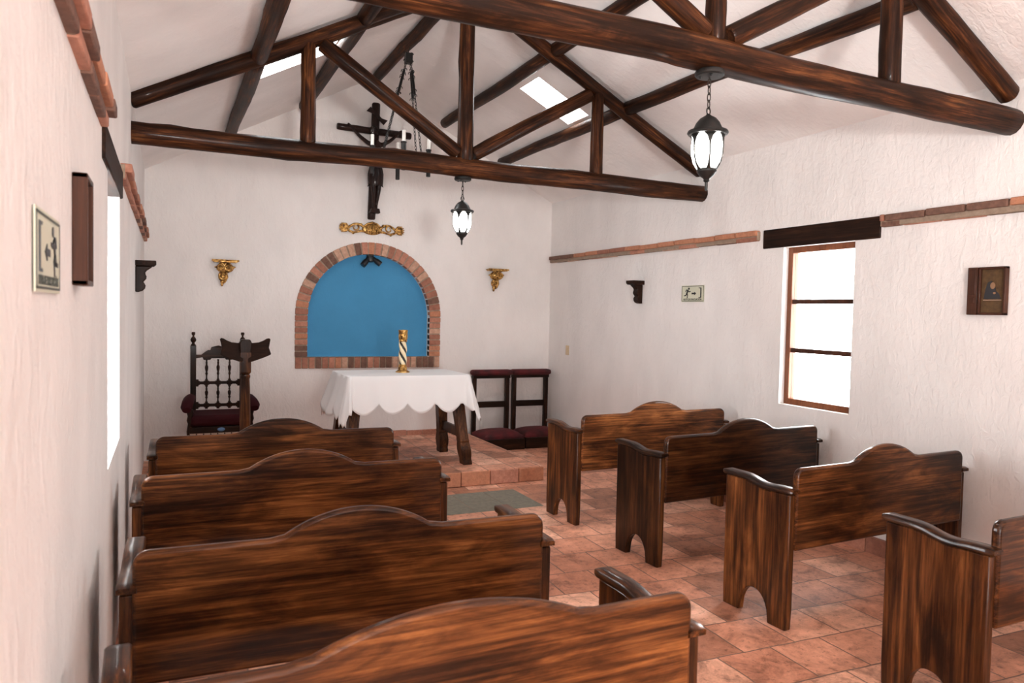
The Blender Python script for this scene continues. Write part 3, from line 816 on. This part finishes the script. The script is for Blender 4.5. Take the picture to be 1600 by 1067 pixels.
# ---------------- reading stand
t = thing('lectern', 'dark wooden reading stand with winged book rest before the armchair', 'lectern', (0.605, 6.75, 0))
bm = bmesh.new(); lathe(bm, [(.05, .05), (.05, .30), (.036, .33), (.045, .36), (.036, .39)], sq=True)
lathe(bm, [(.030, .39), (.044, .40), (.044, .42), (.036, .44), (.042, .46), (.042, .50), (.045, .55), (.044, .70), (.040, .85), (.036, .93), (.042, .945), (.042, .96), (.030, .975)], 20)
lathe(bm, [(.030, .97), (.044, .99), (.044, 1.16)], sq=True); obj('post', bm, M['mid_z'], t, bevel=.003, sharp=.6)
bm = bmesh.new(); box(bm, -.25, .25, -.04, .04, 0, .06); box(bm, -.04, .04, -.22, .22, 0, .06); obj('cross_foot', bm, M['dark_x'], t, bevel=.006)
bm = bmesh.new(); prism(bm, [(-.045, 1.15), (.045, 1.15), (.05, 1.24), (.036, 1.27), (-.036, 1.27), (-.05, 1.24)], -.04, .045, 'Y'); obj('neck_block', bm, M['dark_z'], t, bevel=.008)
for s in (-1, 1):
    # wing of the book rest: a board running out and forward from the neck, its top edge swept up
    P = [(0.02, 0.0, 1.245), (.06, 0, 1.240), (.11, 0, 1.245), (.15, 0, 1.262), (.175, 0, 1.278), (.195, 0, 1.282), (.205, 0, 1.272), (.198, 0, 1.24), (.190, 0, 1.20), (.205, 0, 1.150), (.20, 0, 1.140), (.15, 0, 1.118), (.06, 0, 1.085), (.02, 0, 1.075)]
    bm = bmesh.new()
    F = [bm.verts.new((s * x, -.01 - x * .15 + (z - 1.2) * .35, z)) for x, y, z in P]; B = [bm.verts.new((s * x, .015 - x * .15 + (z - 1.2) * .35, z)) for x, y, z in P]
    bm.faces.new(F); bm.faces.new(B[::-1])
    for i in range(len(P)): bm.faces.new((F[i], F[(i + 1) % len(P)], B[(i + 1) % len(P)], B[i]))
    obj('book_rest', bm, M['dark_x'], t, bevel=.004)

# ---------------- crucifix
CRX, CRY = 2.035, YB - 0.052
t = thing('crucifix', 'dark wooden crucifix with carved figure on the back wall above the niche', 'crucifix', (CRX, CRY, 2.547))
log('upright_beam', (-.012, 0, 0), (.018, -0.02, 1.235), .044, .046, t, bend=.004, mat=M['cross'])
log('cross_beam', (-.395, -0.045, .945), (.395, -0.045, .93), .036, .038, t, bend=.006, mat=M['cross'])
bm = bmesh.new(); prism(bm, [(-.075, .09), (-.115, .045), (-.05, .025), (.075, -.085), (.115, -.035), (.05, -.02)], -.012, .012, 'Y')
o = obj('title_plaque', bm, M['cross'], t, (0.02, -0.062, 1.10))
# figure
V = {'pel': (0.005, -.085, .50), 'bel': (.015, -.095, .60), 'che': (.005, -.10, .72), 'shl': (.0, -.095, .79), 'nec': (-.01, -.105, .835), 'hd': (-.02, -.125, .885), 'hd2': (-.028, -.13, .935),
     'ls': (-.075, -.09, .79), 'le': (-.17, -.075, .86), 'lh': (-.275, -.07, .965), 'lf': (-.30, -.07, .985), 'rs': (.075, -.09, .79), 're': (.17, -.075, .85), 'rh': (.275, -.07, .955), 'rf': (.30, -.07, .972),
     'lhip': (-.035, -.085, .46), 'lk': (-.02, -.115, .30), 'la': (-.006, -.08, .14), 'lt': (0.0, -.105, .085), 'rhip': (.04, -.085, .46), 'rk': (.035, -.115, .30), 'ra': (.018, -.08, .14), 'rt': (.012, -.105, .085)}
Rr = dict(pel=.055, bel=.047, che=.06, shl=.045, nec=.022, hd=.038, hd2=.036, ls=.028, le=.022, lh=.016, lf=.014, rs=.028, re=.022, rh=.016, rf=.014, lhip=.042, lk=.03, la=.02, lt=.018, rhip=.042, rk=.03, ra=.02, rt=.018)
E = [('pel', 'bel'), ('bel', 'che'), ('che', 'shl'), ('shl', 'nec'), ('nec', 'hd'), ('hd', 'hd2'), ('shl', 'ls'), ('ls', 'le'), ('le', 'lh'), ('lh', 'lf'), ('shl', 'rs'), ('rs', 're'), ('re', 'rh'), ('rh', 'rf'), ('pel', 'lhip'), ('lhip', 'lk'), ('lk', 'la'), ('la', 'lt'), ('pel', 'rhip'), ('rhip', 'rk'), ('rk', 'ra'), ('ra', 'rt')]
ks = list(V); me = bpy.data.meshes.new('carved_figure'); me.from_pydata([V[k] for k in ks], [(ks.index(a), ks.index(b)) for a, b in E], []); me.materials.append(M['cross'])
fg = bpy.data.objects.new('carved_figure', me); link(fg, t)
md = fg.modifiers.new('Skin', 'SKIN'); md.use_smooth_shade = True
for i, k in enumerate(ks):
    me.skin_vertices[0].data[i].radius = (Rr[k], Rr[k] * .9); me.skin_vertices[0].data[i].use_root = (k == 'pel')
md = fg.modifiers.new('Sub', 'SUBSURF'); md.levels = md.render_levels = 2
bm = bmesh.new(); rows = []
for j, (z, rx, ry) in enumerate(((.57, .062, .056), (.52, .070, .064), (.46, .084, .066), (.40, .082, .062), (.36, .078, .058), (.34, .086, .05))):
    rows.append([bm.verts.new((0.006 + rx * math.cos(2 * PI * k / 24) * (1 + .05 * math.sin(k * 2.3)), -.088 + ry * math.sin(2 * PI * k / 24) * (1 + .05 * math.cos(k * 3.1)), z + .012 * math.sin(k * 1.1 + j))) for k in range(24)])
for j in range(5):
    for k in range(24): bm.faces.new((rows[j][k], rows[j][(k + 1) % 24], rows[j + 1][(k + 1) % 24], rows[j + 1][k]))
obj('loincloth', bm, M['cross'], t, sharp=1.2)
bm = bmesh.new(); blob(bm, (-.028, -.122, .94), (.045, .042, .04)); 
for a in range(10): blob(bm, (-.026 + .046 * math.cos(a * .628), -.13 + .044 * math.sin(a * .628), .945 + .008 * math.sin(a * 2)), (.012, .012, .010), 8)
obj('hair_and_crown', bm, M['cross'], t)
bm = bmesh.new(); prism(bm, [(-.05, .05), (.06, .05), (.05, .10), (-.035, .10)], -.11, -.02, 'Y'); obj('foot_block', bm, M['cross'], t, bevel=.006)

# ---------------- carved gold pieces
def spiral(cx, cz, r0, turns, a0, sgn, n=22, k=0.12, y=0.0):
    return [(cx + sgn * r0 * math.exp(-k * 2 * PI * turns * i / n) * math.cos(a0 + 2 * PI * turns * i / n), y - .01 * math.sin(PI * i / n), cz + r0 * math.exp(-k * 2 * PI * turns * i / n) * math.sin(a0 + 2 * PI * turns * i / n)) for i in range(n + 1)]
t = thing('carved_ornament', 'long gilded carved scroll ornament on the wall between crucifix and arch', 'ornament', (2.042, YB, 2.435), 0)
t.rotation_euler = (0, -0.055 * 0, 0)
bm = bmesh.new(); blob(bm, (0, -.012, -.005), (.115, .022, .06), 20); blob(bm, (0, -.024, -.008), (.078, .022, .042), 18)
for i in range(5): tube(bm, [(-.05 + i * .025, -.045, -.04), (-.058 + i * .029, -.05, 0.0), (-.05 + i * .025, -.04, .035)], .006, 6)
tube(bm, [(-.075, -.04, -.006), (0, -.052, -.002), (.075, -.04, -.006)], .007, 6)
tube(bm, [(-.10, -.02, .02), (-.05, -.03, .055), (0, -.032, .068), (.05, -.03, .055), (.10, -.02, .02)], [.01, .012, .014, .012, .01], 8)
blob(bm, (0, -.03, .066), (.02, .014, .016), 10)
obj('cartouche', bm, M['gold'], t, sharp=1.2)
for s in (-1, 1):
    bm = bmesh.new()
    sp = spiral(.185, .005, .046, 1.15, .3, 1, y=-.02)
    tube(bm, [(s * x, y, z) for x, y, z in sp], [.013 - .008 * i / len(sp) for i in range(len(sp))], 8)
    tube(bm, [(s * x, -.02, z) for x, z in ((.09, .01), (.12, .035), (.16, .048), (.20, .045), (.24, .02), (.27, -.01))], [.012, .015, .013, .012, .014, .012], 8)
    tube(bm, [(s * x, -.022, z) for x, z in ((.09, -.03), (.13, -.028), (.17, -.042), (.21, -.048), (.25, -.035), (.28, -.01))], [.012, .014, .010, .012, .013, .012], 8)
    blob(bm, (s * .125, -.022, .045), (.018, .012, .013), 8); blob(bm, (s * .21, -.02, -.055), (.014, .012, .014), 8)
    obj('scroll', bm, M['gold'], t, sharp=1.2)
    bm = bmesh.new()
    for i in range(6):
        a = -0.9 + i * .36; tube(bm, [(s * .26, -.02, 0), (s * (.26 + .05 * math.cos(a)), -.032, .045 * math.sin(a)), (s * (.26 + .105 * math.cos(a * .8)), -.016, .058 * math.sin(a))], [.014, .016, .006], 8)
    blob(bm, (s * .30, -.015, 0), (.05, .018, .038), 12)
    obj('leaf_end', bm, M['gold'], t, sharp=1.2)

def gold_bracket(label, loc):
    t = thing('gilded_bracket', label, 'wall bracket', loc, 0, 'gilded brackets on the back wall')
    bm = bmesh.new(); prism(bm, [(-.128, 0), (-.11, -.022), (.11, -.022), (.128, 0)], -.115, 0, 'Y')
    tube(bm, [(-.13, -.108, -.004), (.13, -.108, -.004)], .010, 8)
    obj('shelf', bm, M['gold'], t, bevel=.004)
    bm = bmesh.new()
    blob(bm, (0.0, -.035, -.075), (.085, .04, .055), 16)
    for (cx, cz, r, a0, sg) in ((.03, -.07, .052, 1.2, 1), (-.045, -.065, .042, 1.2, -1), (.02, -.075, .03, 3.0, -1)):
        sp = spiral(cx, cz, r, 1.4, a0, sg, y=-.075); tube(bm, sp, [.012 - .006 * i / len(sp) for i in range(len(sp))], 7)
    for i in range(5):
        a = PI * (.05 + i * .22); tube(bm, [(.0, -.03, -.06), (.085 * math.cos(a), -.045, -.06 - .05 * math.sin(a)), (.10 * math.cos(a), -.03, -.055 - .062 * math.sin(a))], [.012, .013, .005], 6)
    obj('upper_scrolls', bm, M['gold'], t, sharp=1.2)
    bm = bmesh.new()
    blob(bm, (-.02, -.028, -.165), (.045, .03, .05), 14)
    sp = spiral(-.018, -.16, .042, 1.3, 2.2, 1, y=-.055); tube(bm, sp, [.011 - .005 * i / len(sp) for i in range(len(sp))], 7)
    tube(bm, [(.01, -.05, -.12), (.018, -.05, -.17), (.0, -.04, -.215), (-.02, -.025, -.235)], [.012, .013, .011, .007], 7)
    blob(bm, (-.025, -.025, -.215), (.022, .02, .022), 10); blob(bm, (-.028, -.022, -.245), (.013, .013, .018), 8)
    obj('leaf_drop', bm, M['gold'], t, sharp=1.2)
    return t
g1 = gold_bracket('gilded carved scroll bracket on the back wall above the armchair', (0.527, YB, 2.016))
g2 = copy_tree(g1); g2.location = (3.54, YB, 2.056); g2['label'] = 'gilded carved scroll bracket on the back wall right of the brick arch'

# ---------------- dark wood brackets
def wood_bracket(label, loc, s):
    t = thing('wooden_bracket', label, 'wall bracket', loc, 0, 'dark wooden brackets on the side walls')
    bm = bmesh.new(); prism(bm, [(0, 0), (s * .135, 0), (s * .135, -.026), (s * .118, -.040), (0, -.040)], -.065, .065, 'Y'); obj('shelf', bm, M['dark_y'], t, bevel=.004)
    pr = [(0, -.040), (.112, -.040), (.095, -.055), (.075, -.07), (.064, -.085), (.066, -.10), (.072, -.112), (.07, -.13), (.058, -.145), (.05, -.152), (.058, -.162), (.066, -.178), (.062, -.20), (.045, -.218), (.02, -.226), (0, -.226)]
    bm = bmesh.new(); prism(bm, [(s * x, z) for x, z in pr], -.035, .035, 'Y'); obj('corbel', bm, M['dark_z'], t, bevel=.006)
    return t
wood_bracket('dark wooden scalloped bracket on the right wall left of the exit sign', (XR, 6.215, 1.892), -1)
wood_bracket('dark wooden scalloped bracket on the left wall near the back corner', (XL, 5.99, 1.866), 1)

# ---------------- twin spotlight in the niche
t = thing('spotlight', 'black twin spotlight under the crown of the brick arch', 'spotlight', (2.04, YB + 0.06, NSP + NHW - 0.002))
bm = bmesh.new(); box(bm, -.035, .035, -.04, .02, -.018, 0.0); lathe(bm, [(.042, -.02), (.05, -.045), (.046, -.075), (.03, -.085)], 16, (0, -.02, 0)); obj('base', bm, M['black'], t, bevel=.003)
for s, e in ((-1, (-.092, -.05, -.125)), (1, (.108, -.06, -.105))):
    bm = bmesh.new(); a = Vector((s * .01, -.03, -.03)); b = Vector(e); tube(bm, [a, a.lerp(b, .45), a.lerp(b, .5), b, a.lerp(b, .96)], [.022, .026, .032, .032, .026], 14); obj('lamp_head', bm, M['black'], t, sharp=.8)

# ---------------- light switch
t = thing('light_switch', 'small ivory light switch on the right wall near the kneelers', 'light switch', (XR, 7.68, 1.12))
bm = bmesh.new(); box(bm, -.008, .002, -.036, .036, -.056, .056); obj('plate', bm, M['ivory'], t, bevel=.003)
bm = bmesh.new(); box(bm, -.014, -.006, -.012, .012, -.022, .022); obj('rocker', bm, M['ivory'], t, bevel=.002)

# ---------------- exit signs
def exit_sign(label, loc, rotz, mirror):
    """built facing -Y, x to the reader's right"""
    t = thing('exit_sign', label, 'sign', loc, rotz, 'evacuation route signs')
    w, h = .158, .0745; m = -1 if mirror else 1
    bm = bmesh.new(); box(bm, -w, w, -.006, -.0035, -h, h); obj('plate', bm, M['sign'], t)
    bm = bmesh.new(); a, b = w - .006, w - .0105; c, d = h - .006, h - .0105
    for x0, x1, z0, z1 in ((-a, a, c - .0045, c), (-a, a, -c, -c + .0045), (-a, -b, -c, c), (b, a, -c, c)): box(bm, x0, x1, -.0075, -.005, z0, z1)
    obj('border_line', bm, M['signline'], t)
    def cap(bm, p, q, r): tube(bm, [(m * p[0], -.0068, p[1]), (m * q[0], -.0068, q[1])], r, 8, squash=1.0)
    bm = bmesh.new()
    def limb(p, q, r):
        d = Vector((q[0] - p[0], q[1] - p[1])); n2 = Vector((-d.y, d.x)).normalized() * r; e = d.normalized() * r * .5
        pts = [(p[0] + n2.x - e.x, p[1] + n2.y - e.y), (q[0] + n2.x + e.x, q[1] + n2.y + e.y), (q[0] - n2.x + e.x, q[1] - n2.y + e.y), (p[0] - n2.x - e.x, p[1] - n2.y - e.y)]
        prism(bm, [(m * x, z) for x, z in pts], -.0078, -.005, 'Y')
    prism(bm, [(m * x, z) for x, z in arc(-.052, .045, .010, 0, 2 * PI, 14)[:-1]], -.0078, -.005, 'Y')
    limb((-.066, .030), (-.082, -.002), .0085)
    limb((-.064, .032), (-.088, .034), .0038); limb((-.088, .034), (-.098, .018), .0036)
    limb((-.062, .028), (-.048, .016), .0038); limb((-.048, .016), (-.030, .020), .0036)
    limb((-.080, -.002), (-.068, -.014), .0055); limb((-.068, -.014), (-.074, -.040), .0042)
    limb((-.084, -.002), (-.094, -.016), .0055); limb((-.094, -.016), (-.118, -.018), .0042)
    obj('running_figure', bm, M['black'], t)
    bm = bmesh.new(); prism(bm, [(m * x, z) for x, z in ((-.012, .008), (.026, .008), (.026, .017), (.050, .001), (.026, -.015), (.026, -.006), (-.012, -.006))], -.0078, -.005, 'Y'); obj('arrow', bm, M['black'], t)
    bm = bmesh.new(); prism(bm, [(m * x, z) for x, z in ((.085, .052), (.122, .052), (.122, -.038), (.085, -.038), (.088, -.032), (.108, -.032), (.108, .046), (.088, .046))], -.0078, -.005, 'Y'); obj('doorway_symbol', bm, M['black'], t)
    cu = bpy.data.curves.new('lettering', 'FONT'); cu.body = 'RUTA DE EVACUACIÓN'; cu.size = .0235; cu.align_x = 'CENTER'; cu.align_y = 'CENTER'; cu.extrude = .0006; cu.offset = .0006
    cu.materials.append(M['signline']); o = bpy.data.objects.new('lettering', cu); lm = bpy.data.meshes.new_from_object(o); lm.materials.clear(); lm.materials.append(M['signline']); bpy.data.objects.remove(o); o = bpy.data.objects.new('lettering', lm); link(o, t); o.location = (0, -.0066, -.053); o.rotation_euler = (PI / 2, 0, 0)
    return t
s1 = exit_sign('cream evacuation sign on the right wall left of the window, man running right', (XR, 5.397, 1.754), -PI / 2, False)
s2 = exit_sign('cream evacuation sign on the left wall, arrow and man pointing left', (XL, 1.662, 1.643), PI / 2, True)

# ---------------- diptych icons
def icon(label, loc, rotz, wing):
    """built facing -Y"""
    t = thing('icon_box', label, 'icon', loc, rotz, 'small wooden icon boxes')
    w, h, d = .078, .137, .034
    bm = bmesh.new()
    box(bm, -w, -w + .014, -d, 0, -h, h); box(bm, w - .014, w, -d, 0, -h, h); box(bm, -w, w, -d, 0, h - .014, h); box(bm, -w, w, -d, 0, -h, -h + .014); box(bm, -w + .01, w - .01, -.012, 0, -h + .01, h - .01)
    obj('box_frame', bm, M['icon_w'], t, bevel=.003)
    bm = bmesh.new(); box(bm, -w + .013, w - .013, -.020, -.010, -h + .013, h - .013)
    p = obj('painting', bm, M['picture'], t)
    bm = bmesh.new(); prism(bm, [(-.050, -.045), (.048, -.045), (.04, -.02), (.02, .0), (.012, .03), (-.008, .058), (-.028, .05), (-.04, .01)], -.0225, -.019, 'Y'); obj('painted_robe', bm, M['robe'], p)
    bm = bmesh.new(); prism(bm, [(.001 + .014 * math.cos(a), .030 + .019 * math.sin(a)) for a in [2 * PI * i / 16 for i in range(16)]], -.024, -.019, 'Y'); prism(bm, [(.012 + .008 * math.cos(a), -.012 + .006 * math.sin(a)) for a in [2 * PI * i / 12 for i in range(12)]], -.024, -.019, 'Y'); obj('painted_face', bm, M['skin'], p)
    bm = bmesh.new(); box(bm, -.052, .052, -.022, -.019, -.054, -.050); obj('painted_line', bm, M['lace'], p)
    if not wing: return t
    # hinged leaf opened to the side
    bm = bmesh.new(); x0, x1 = (-wing * (w + .006), -wing * (w + .064)); box(bm, min(x0, x1), max(x0, x1), -.032, -.004, -h, h)
    box(bm, min(x0, x1) + .008, max(x0, x1) - .008, -.036, -.03, -.02, h - .012); box(bm, min(x0, x1) + .012, max(x0, x1) - .012, -.036, -.03, -.07, -.035)
    obj('hinged_leaf', bm, M['icon_w'], t, bevel=.003)
    return t
icon('small dark icon box with painted panel on the right wall', (XR, 2.706, 1.731), -PI / 2, 1)
icon('brown wooden icon box seen edge on, on the left wall past the exit sign', (XL, 2.175, 1.731), PI / 2, 0)

# ---------------- lanterns
def lantern(label, loc, chain, tilt=0.0, rot=0.0, sc_=1.0):
    t = thing('hanging_lantern', label, 'lantern', loc, rot, 'hanging lanterns under the trusses')
    bm = bmesh.new(); lathe(bm, [(.060, 0), (.064, -.006), (.064, -.020), (.058, -.026), (.012, -.028)], 28)
    for a in (.6, 2.2, 3.9): blob(bm, (.04 * math.cos(a), .04 * math.sin(a), -.028), (.006, .006, .006), 8)
    obj('canopy', bm, M['iron'], t, sharp=.6)
    bm = bmesh.new(); z = -.028; i = 0
    tube(bm, [(0, 0, -.026), (0, 0, -.042)], .004, 6)
    z = -.036
    while z > -chain + .012:
        pts = [((.008 * math.cos(a)) * (1 if i % 2 else 0), (.008 * math.cos(a)) * (0 if i % 2 else 1), z - .018 + .020 * math.sin(a)) for a in [2 * PI * q / 12 for q in range(13)]]
        tube(bm, pts, .0025, 5, caps=False); z -= .031; i += 1
    obj('chain', bm, M['brown_iron'], t, sharp=1.2)
    H0 = -chain
    bm = bmesh.new()
    tube(bm, [(.014 * math.cos(a), 0, H0 + .004 + .014 * math.sin(a)) for a in [2 * PI * q / 14 for q in range(15)]], .003, 6, caps=False)
    n = 24; prof = [(.008, -.010), (.014, -.016), (.034, -.028), (.050, -.048), (.058, -.066), (.066, -.078), (.086, -.083), (.090, -.092), (.084, -.100), (.068, -.103)]
    rings = []
    for r, z in prof:
        rings.append([bm.verts.new(((r * (1 + (.035 if k % 2 and .03 < r < .062 else 0))) * math.cos(2 * PI * k / n), (r * (1 + (.035 if k % 2 and .03 < r < .062 else 0))) * math.sin(2 * PI * k / n), H0 + z)) for k in range(n)])
    for i in range(len(rings) - 1):
        for k in range(n): bm.faces.new((rings[i][k], rings[i][(k + 1) % n], rings[i + 1][(k + 1) % n], rings[i + 1][k]))
    bm.faces.new(rings[0]); bm.faces.new(rings[-1])
    obj('roof_cap', bm, M['iron'], t, sharp=.5)
    gp = [(.058, -.103), (.066, -.112), (.070, -.15), (.068, -.19), (.060, -.222), (.046, -.245), (.034, -.256)]
    bm = bmesh.new(); lathe(bm, gp, 24, (0, 0, H0)); obj('lamp_glass', bm, M['lamp'], t, sharp=1.2)
    bm = bmesh.new()
    for q in range(6):
        a = 2 * PI * q / 6 + .75 + rot * 0; fine = [(.0665, -.100, .030), (.0700, -.107, .021), (.0715, -.117, .013), (.0730, -.135, .0065), (.0735, -.15, .0042), (.0715, -.19, .0034), (.0635, -.222, .0045), (.050, -.245, .008), (.039, -.256, .013)]
        L, Rr2 = [], []
        for r, z, hw in fine:
            L.append([bm.verts.new((rr * math.cos(a) - s * hw * math.sin(a), rr * math.sin(a) + s * hw * math.cos(a), H0 + z)) for rr, s in ((r - .004, -1), (r, -1), (r, 1), (r - .004, 1))])
        for i in range(len(L) - 1):
            for k in range(4): bm.faces.new((L[i][k], L[i][(k + 1) % 4], L[i + 1][(k + 1) % 4], L[i + 1][k]))
    obj('cage', bm, M['iron'], t, sharp=.8)
    bm = bmesh.new(); lathe(bm, [(.042, -.248), (.043, -.262), (.030, -.280), (.016, -.290), (.012, -.296), (.014, -.302), (.007, -.308), (.0065, -.335), (.004, -.345)], 18, (0, 0, H0)); obj('bottom_finial', bm, M['iron'], t, sharp=.6)
    return t
lantern('black lantern with lit glass hanging by the near truss on the right', (2.163, 2.66, 2.632), 0.180, 0, .3)
lantern('black lantern with lit glass hanging from the far truss, before the back wall', (2.02, 5.31, 2.563), 0.165, 0, .1)

# ---------------- chandelier
CX, CY = 1.965, 6.70
t = thing('chandelier', 'black iron ring chandelier with candle lamps hanging before the crucifix', 'chandelier', (CX, CY, 2.95))
top = Vector((0.03, 0, .93))
bm = bmesh.new(); box(bm, top.x - .032, top.x + .032, -.03, .03, .86, .95); tube(bm, [(top.x, 0, .95), (top.x, 0, .985), (top.x + .012, 0, 1.0), (top.x, 0, 1.012)], .004, 6)
for s in (-1, 1):
    for z in (.945, .88):
        sp = [(top.x + s * (.03 + .016 * math.cos(a)), 0, z + .016 * math.sin(a)) for a in [q * .45 for q in range(11)]]; tube(bm, sp, .004, 6)
obj('top_bracket', bm, M['iron'], t, sharp=1)
bm = bmesh.new(); tube(bm, [(top.x - .03, -.01, 1.075), (top.x, -.01, 1.01), (top.x + .03, 0.01, 1.075)], .003, 6); obj('hanging_wire', bm, M['lace'], t)
RR = .235
off = Vector((-.03, 0, 0))
bm = bmesh.new(); n = 48
for r0, z0, z1 in ((RR, -.022, .022),):
    A = []
    for k in range(n):
        a = 2 * PI * k / n; A.append([bm.verts.new((off.x + r * math.cos(a), off.y + r * math.sin(a), z)) for r, z in ((r0 - .004, z0), (r0 + .004, z0), (r0 + .004, z1), (r0 - .004, z1))])
    for k in range(n):
        for j in range(4): bm.faces.new((A[k][j], A[k][(j + 1) % 4], A[(k + 1) % n][(j + 1) % 4], A[(k + 1) % n][j]))
for q in range(2):
    a = -1.75 + q * PI / 2; d = Vector((math.cos(a), math.sin(a), 0)); tube(bm, [off + d * (RR + .0), off - d * (RR + .0)], .007, 6)
obj('ring', bm, M['iron'], t, sharp=.8)
for q in range(4):
    a = -1.75 + q * PI / 2; c = off + Vector((math.cos(a), math.sin(a), 0)) * (RR + .022)
    bm = bmesh.new(); lathe(bm, [(.018, -.16), (.020, -.155), (.020, -.02), (.022, .03), (.022, .075), (.026, .08), (.026, .09), (.02, .092)], 14, c); h = obj('lamp_holder', bm, M['iron'], t, sharp=.6)
    bm = bmesh.new(); lathe(bm, [(.016, .09), (.016, .185), (.013, .19)], 14, c); obj('candle_sleeve', bm, M['candle'], h, sharp=.6)
    bm = bmesh.new(); lathe(bm, [(.006, .19), (.012, .20), (.014, .215), (.010, .235), (.004, .255), (.001, .262)], 12, c); obj('flame_bulb', bm, M['glass'], h, sharp=1.2)
for q in range(4):
    a = -1.75 + PI / 4 + q * PI / 2; e = off + Vector((math.cos(a), math.sin(a), 0)) * RR + Vector((0, 0, .02)); s0 = top + Vector((math.cos(a), math.sin(a), 0)) * .03 + Vector((0, 0, -.06))
    dv = e - s0; side = Vector((-math.sin(a), math.cos(a), 0)); L = dv.length
    bm = bmesh.new(); tube(bm, [s0 + dv * .10, s0 + dv * .36], .012, 6)
    for tt in (.10, .16, .31, .37):
        for sd in (-1, 1):
            c = s0 + dv * tt + side * sd * .020; tube(bm, [c + side * sd * .012 * math.cos(b) + Vector((0, 0, .012)) * math.sin(b) for b in [q2 * .5 - .5 for q2 in range(10)]], .0035, 5)
    z = 0.37; i = 0
    un = dv.normalized(); pr = un.cross(side).normalized()
    def linkm(c, al):
        ax = side if al else pr; tube(bm, [c + ax * .009 * math.cos(b) + un * .020 * math.sin(b) for b in [2 * PI * q2 / 10 for q2 in range(11)]], .003, 5, caps=False)
    for tt0, tt1 in ((.0, .10), (.37, 1.0)):
        nlk = max(2, int((tt1 - tt0) * L / .031))
        for i in range(nlk): linkm(s0 + dv * (tt0 + (tt1 - tt0) * (i + .5) / nlk), i % 2)
    obj('chain', bm, M['iron'], t, sharp=1.2)

# ------------------------------------------------------------------ light
w = bpy.data.worlds.new('daylight'); sc.world = w; w.use_nodes = True
bg = w.node_tree.nodes['Background']; bg.inputs[0].default_value = (0.96, 0.985, 1.0, 1); bg.inputs[1].default_value = 17.0
def portal(name, loc, rot, sx, sy):
    l = bpy.data.lights.new(name, 'AREA'); l.shape = 'RECTANGLE'; l.size = sx; l.size_y = sy
    l.cycles.is_portal = True
    o = bpy.data.objects.new(name, l); link(o); o.location = loc; o.rotation_euler = rot
portal('window daylight', (XR + TH + .02, (RW[0] + RW[1]) / 2, (RW[2] + RW[3]) / 2), (0, PI / 2, 0), RW[3] - RW[2], RW[1] - RW[0])
portal('window daylight', (XL - TH - .02, (LW[0] + LW[1]) / 2, (LW[2] + LW[3]) / 2), (0, -PI / 2, 0), LW[3] - LW[2], LW[1] - LW[0])
portal('doorway daylight', ((DX0 + DX1) / 2, YF - .32, DZ / 2), (PI / 2, 0, 0), DX1 - DX0, DZ)
sl = math.atan2(ZR - ZL, XM - XL); sr = math.atan2(ZR - ZRT, XR - XM)
for hs, ang in ((SKY_L, -sl), (SKY_R, sr)):
    for (x0, x1, y0, y1) in hs:
        xm = (x0 + x1) / 2; portal('skylight daylight', (xm, (y0 + y1) / 2, zc(xm) + .16), (0, ang, 0), (x1 - x0) / math.cos(ang), y1 - y0)
# photographer's flash, held well back by the doorway
l = bpy.data.lights.new('camera flash', 'SPOT'); l.energy = 850; l.spot_size = 1.75; l.spot_blend = 0.75; l.shadow_soft_size = 0.22; l.color = (1.0, 0.97, 0.94)
o = bpy.data.objects.new('camera flash', l); link(o); o.location = (0.08, -3.0, 1.42); o.rotation_euler = (PI / 2 + 0.72, 0, -0.34)

# ------------------------------------------------------------------ camera
cam = bpy.data.cameras.new('camera'); co = bpy.data.objects.new('camera', cam); link(co)
F = Vector((0.41980724, 0.90677854, -0.03891745)); R = Vector((0.90760795, -0.4192716, 0.02142749)); U = Vector((-0.003113, 0.0443172, 0.99901266))
m = Matrix((R, U, -F)).transposed().to_4x4(); m.translation = Vector((0, 0, 1.55)); co.matrix_world = m
cam.sensor_width = 36; cam.lens = 1162.78 / 1600 * 36; cam.clip_start = 0.02
cam.dof.use_dof = True; cam.dof.focus_distance = 5.2; cam.dof.aperture_fstop = 5.0
sc.camera = co

sc.view_settings.view_transform = 'Standard'; sc.view_settings.look = 'None'; sc.view_settings.gamma = 1.0; sc.view_settings.use_curve_mapping = False
sc.view_settings.exposure = 0.66
cy = sc.cycles
cy.max_bounces = 10; cy.diffuse_bounces = 6; cy.glossy_bounces = 3; cy.transmission_bounces = 4; cy.transparent_max_bounces = 8
cy.caustics_reflective = False; cy.caustics_refractive = False; cy.sample_clamp_indirect = 8.0
cy.use_denoising = True
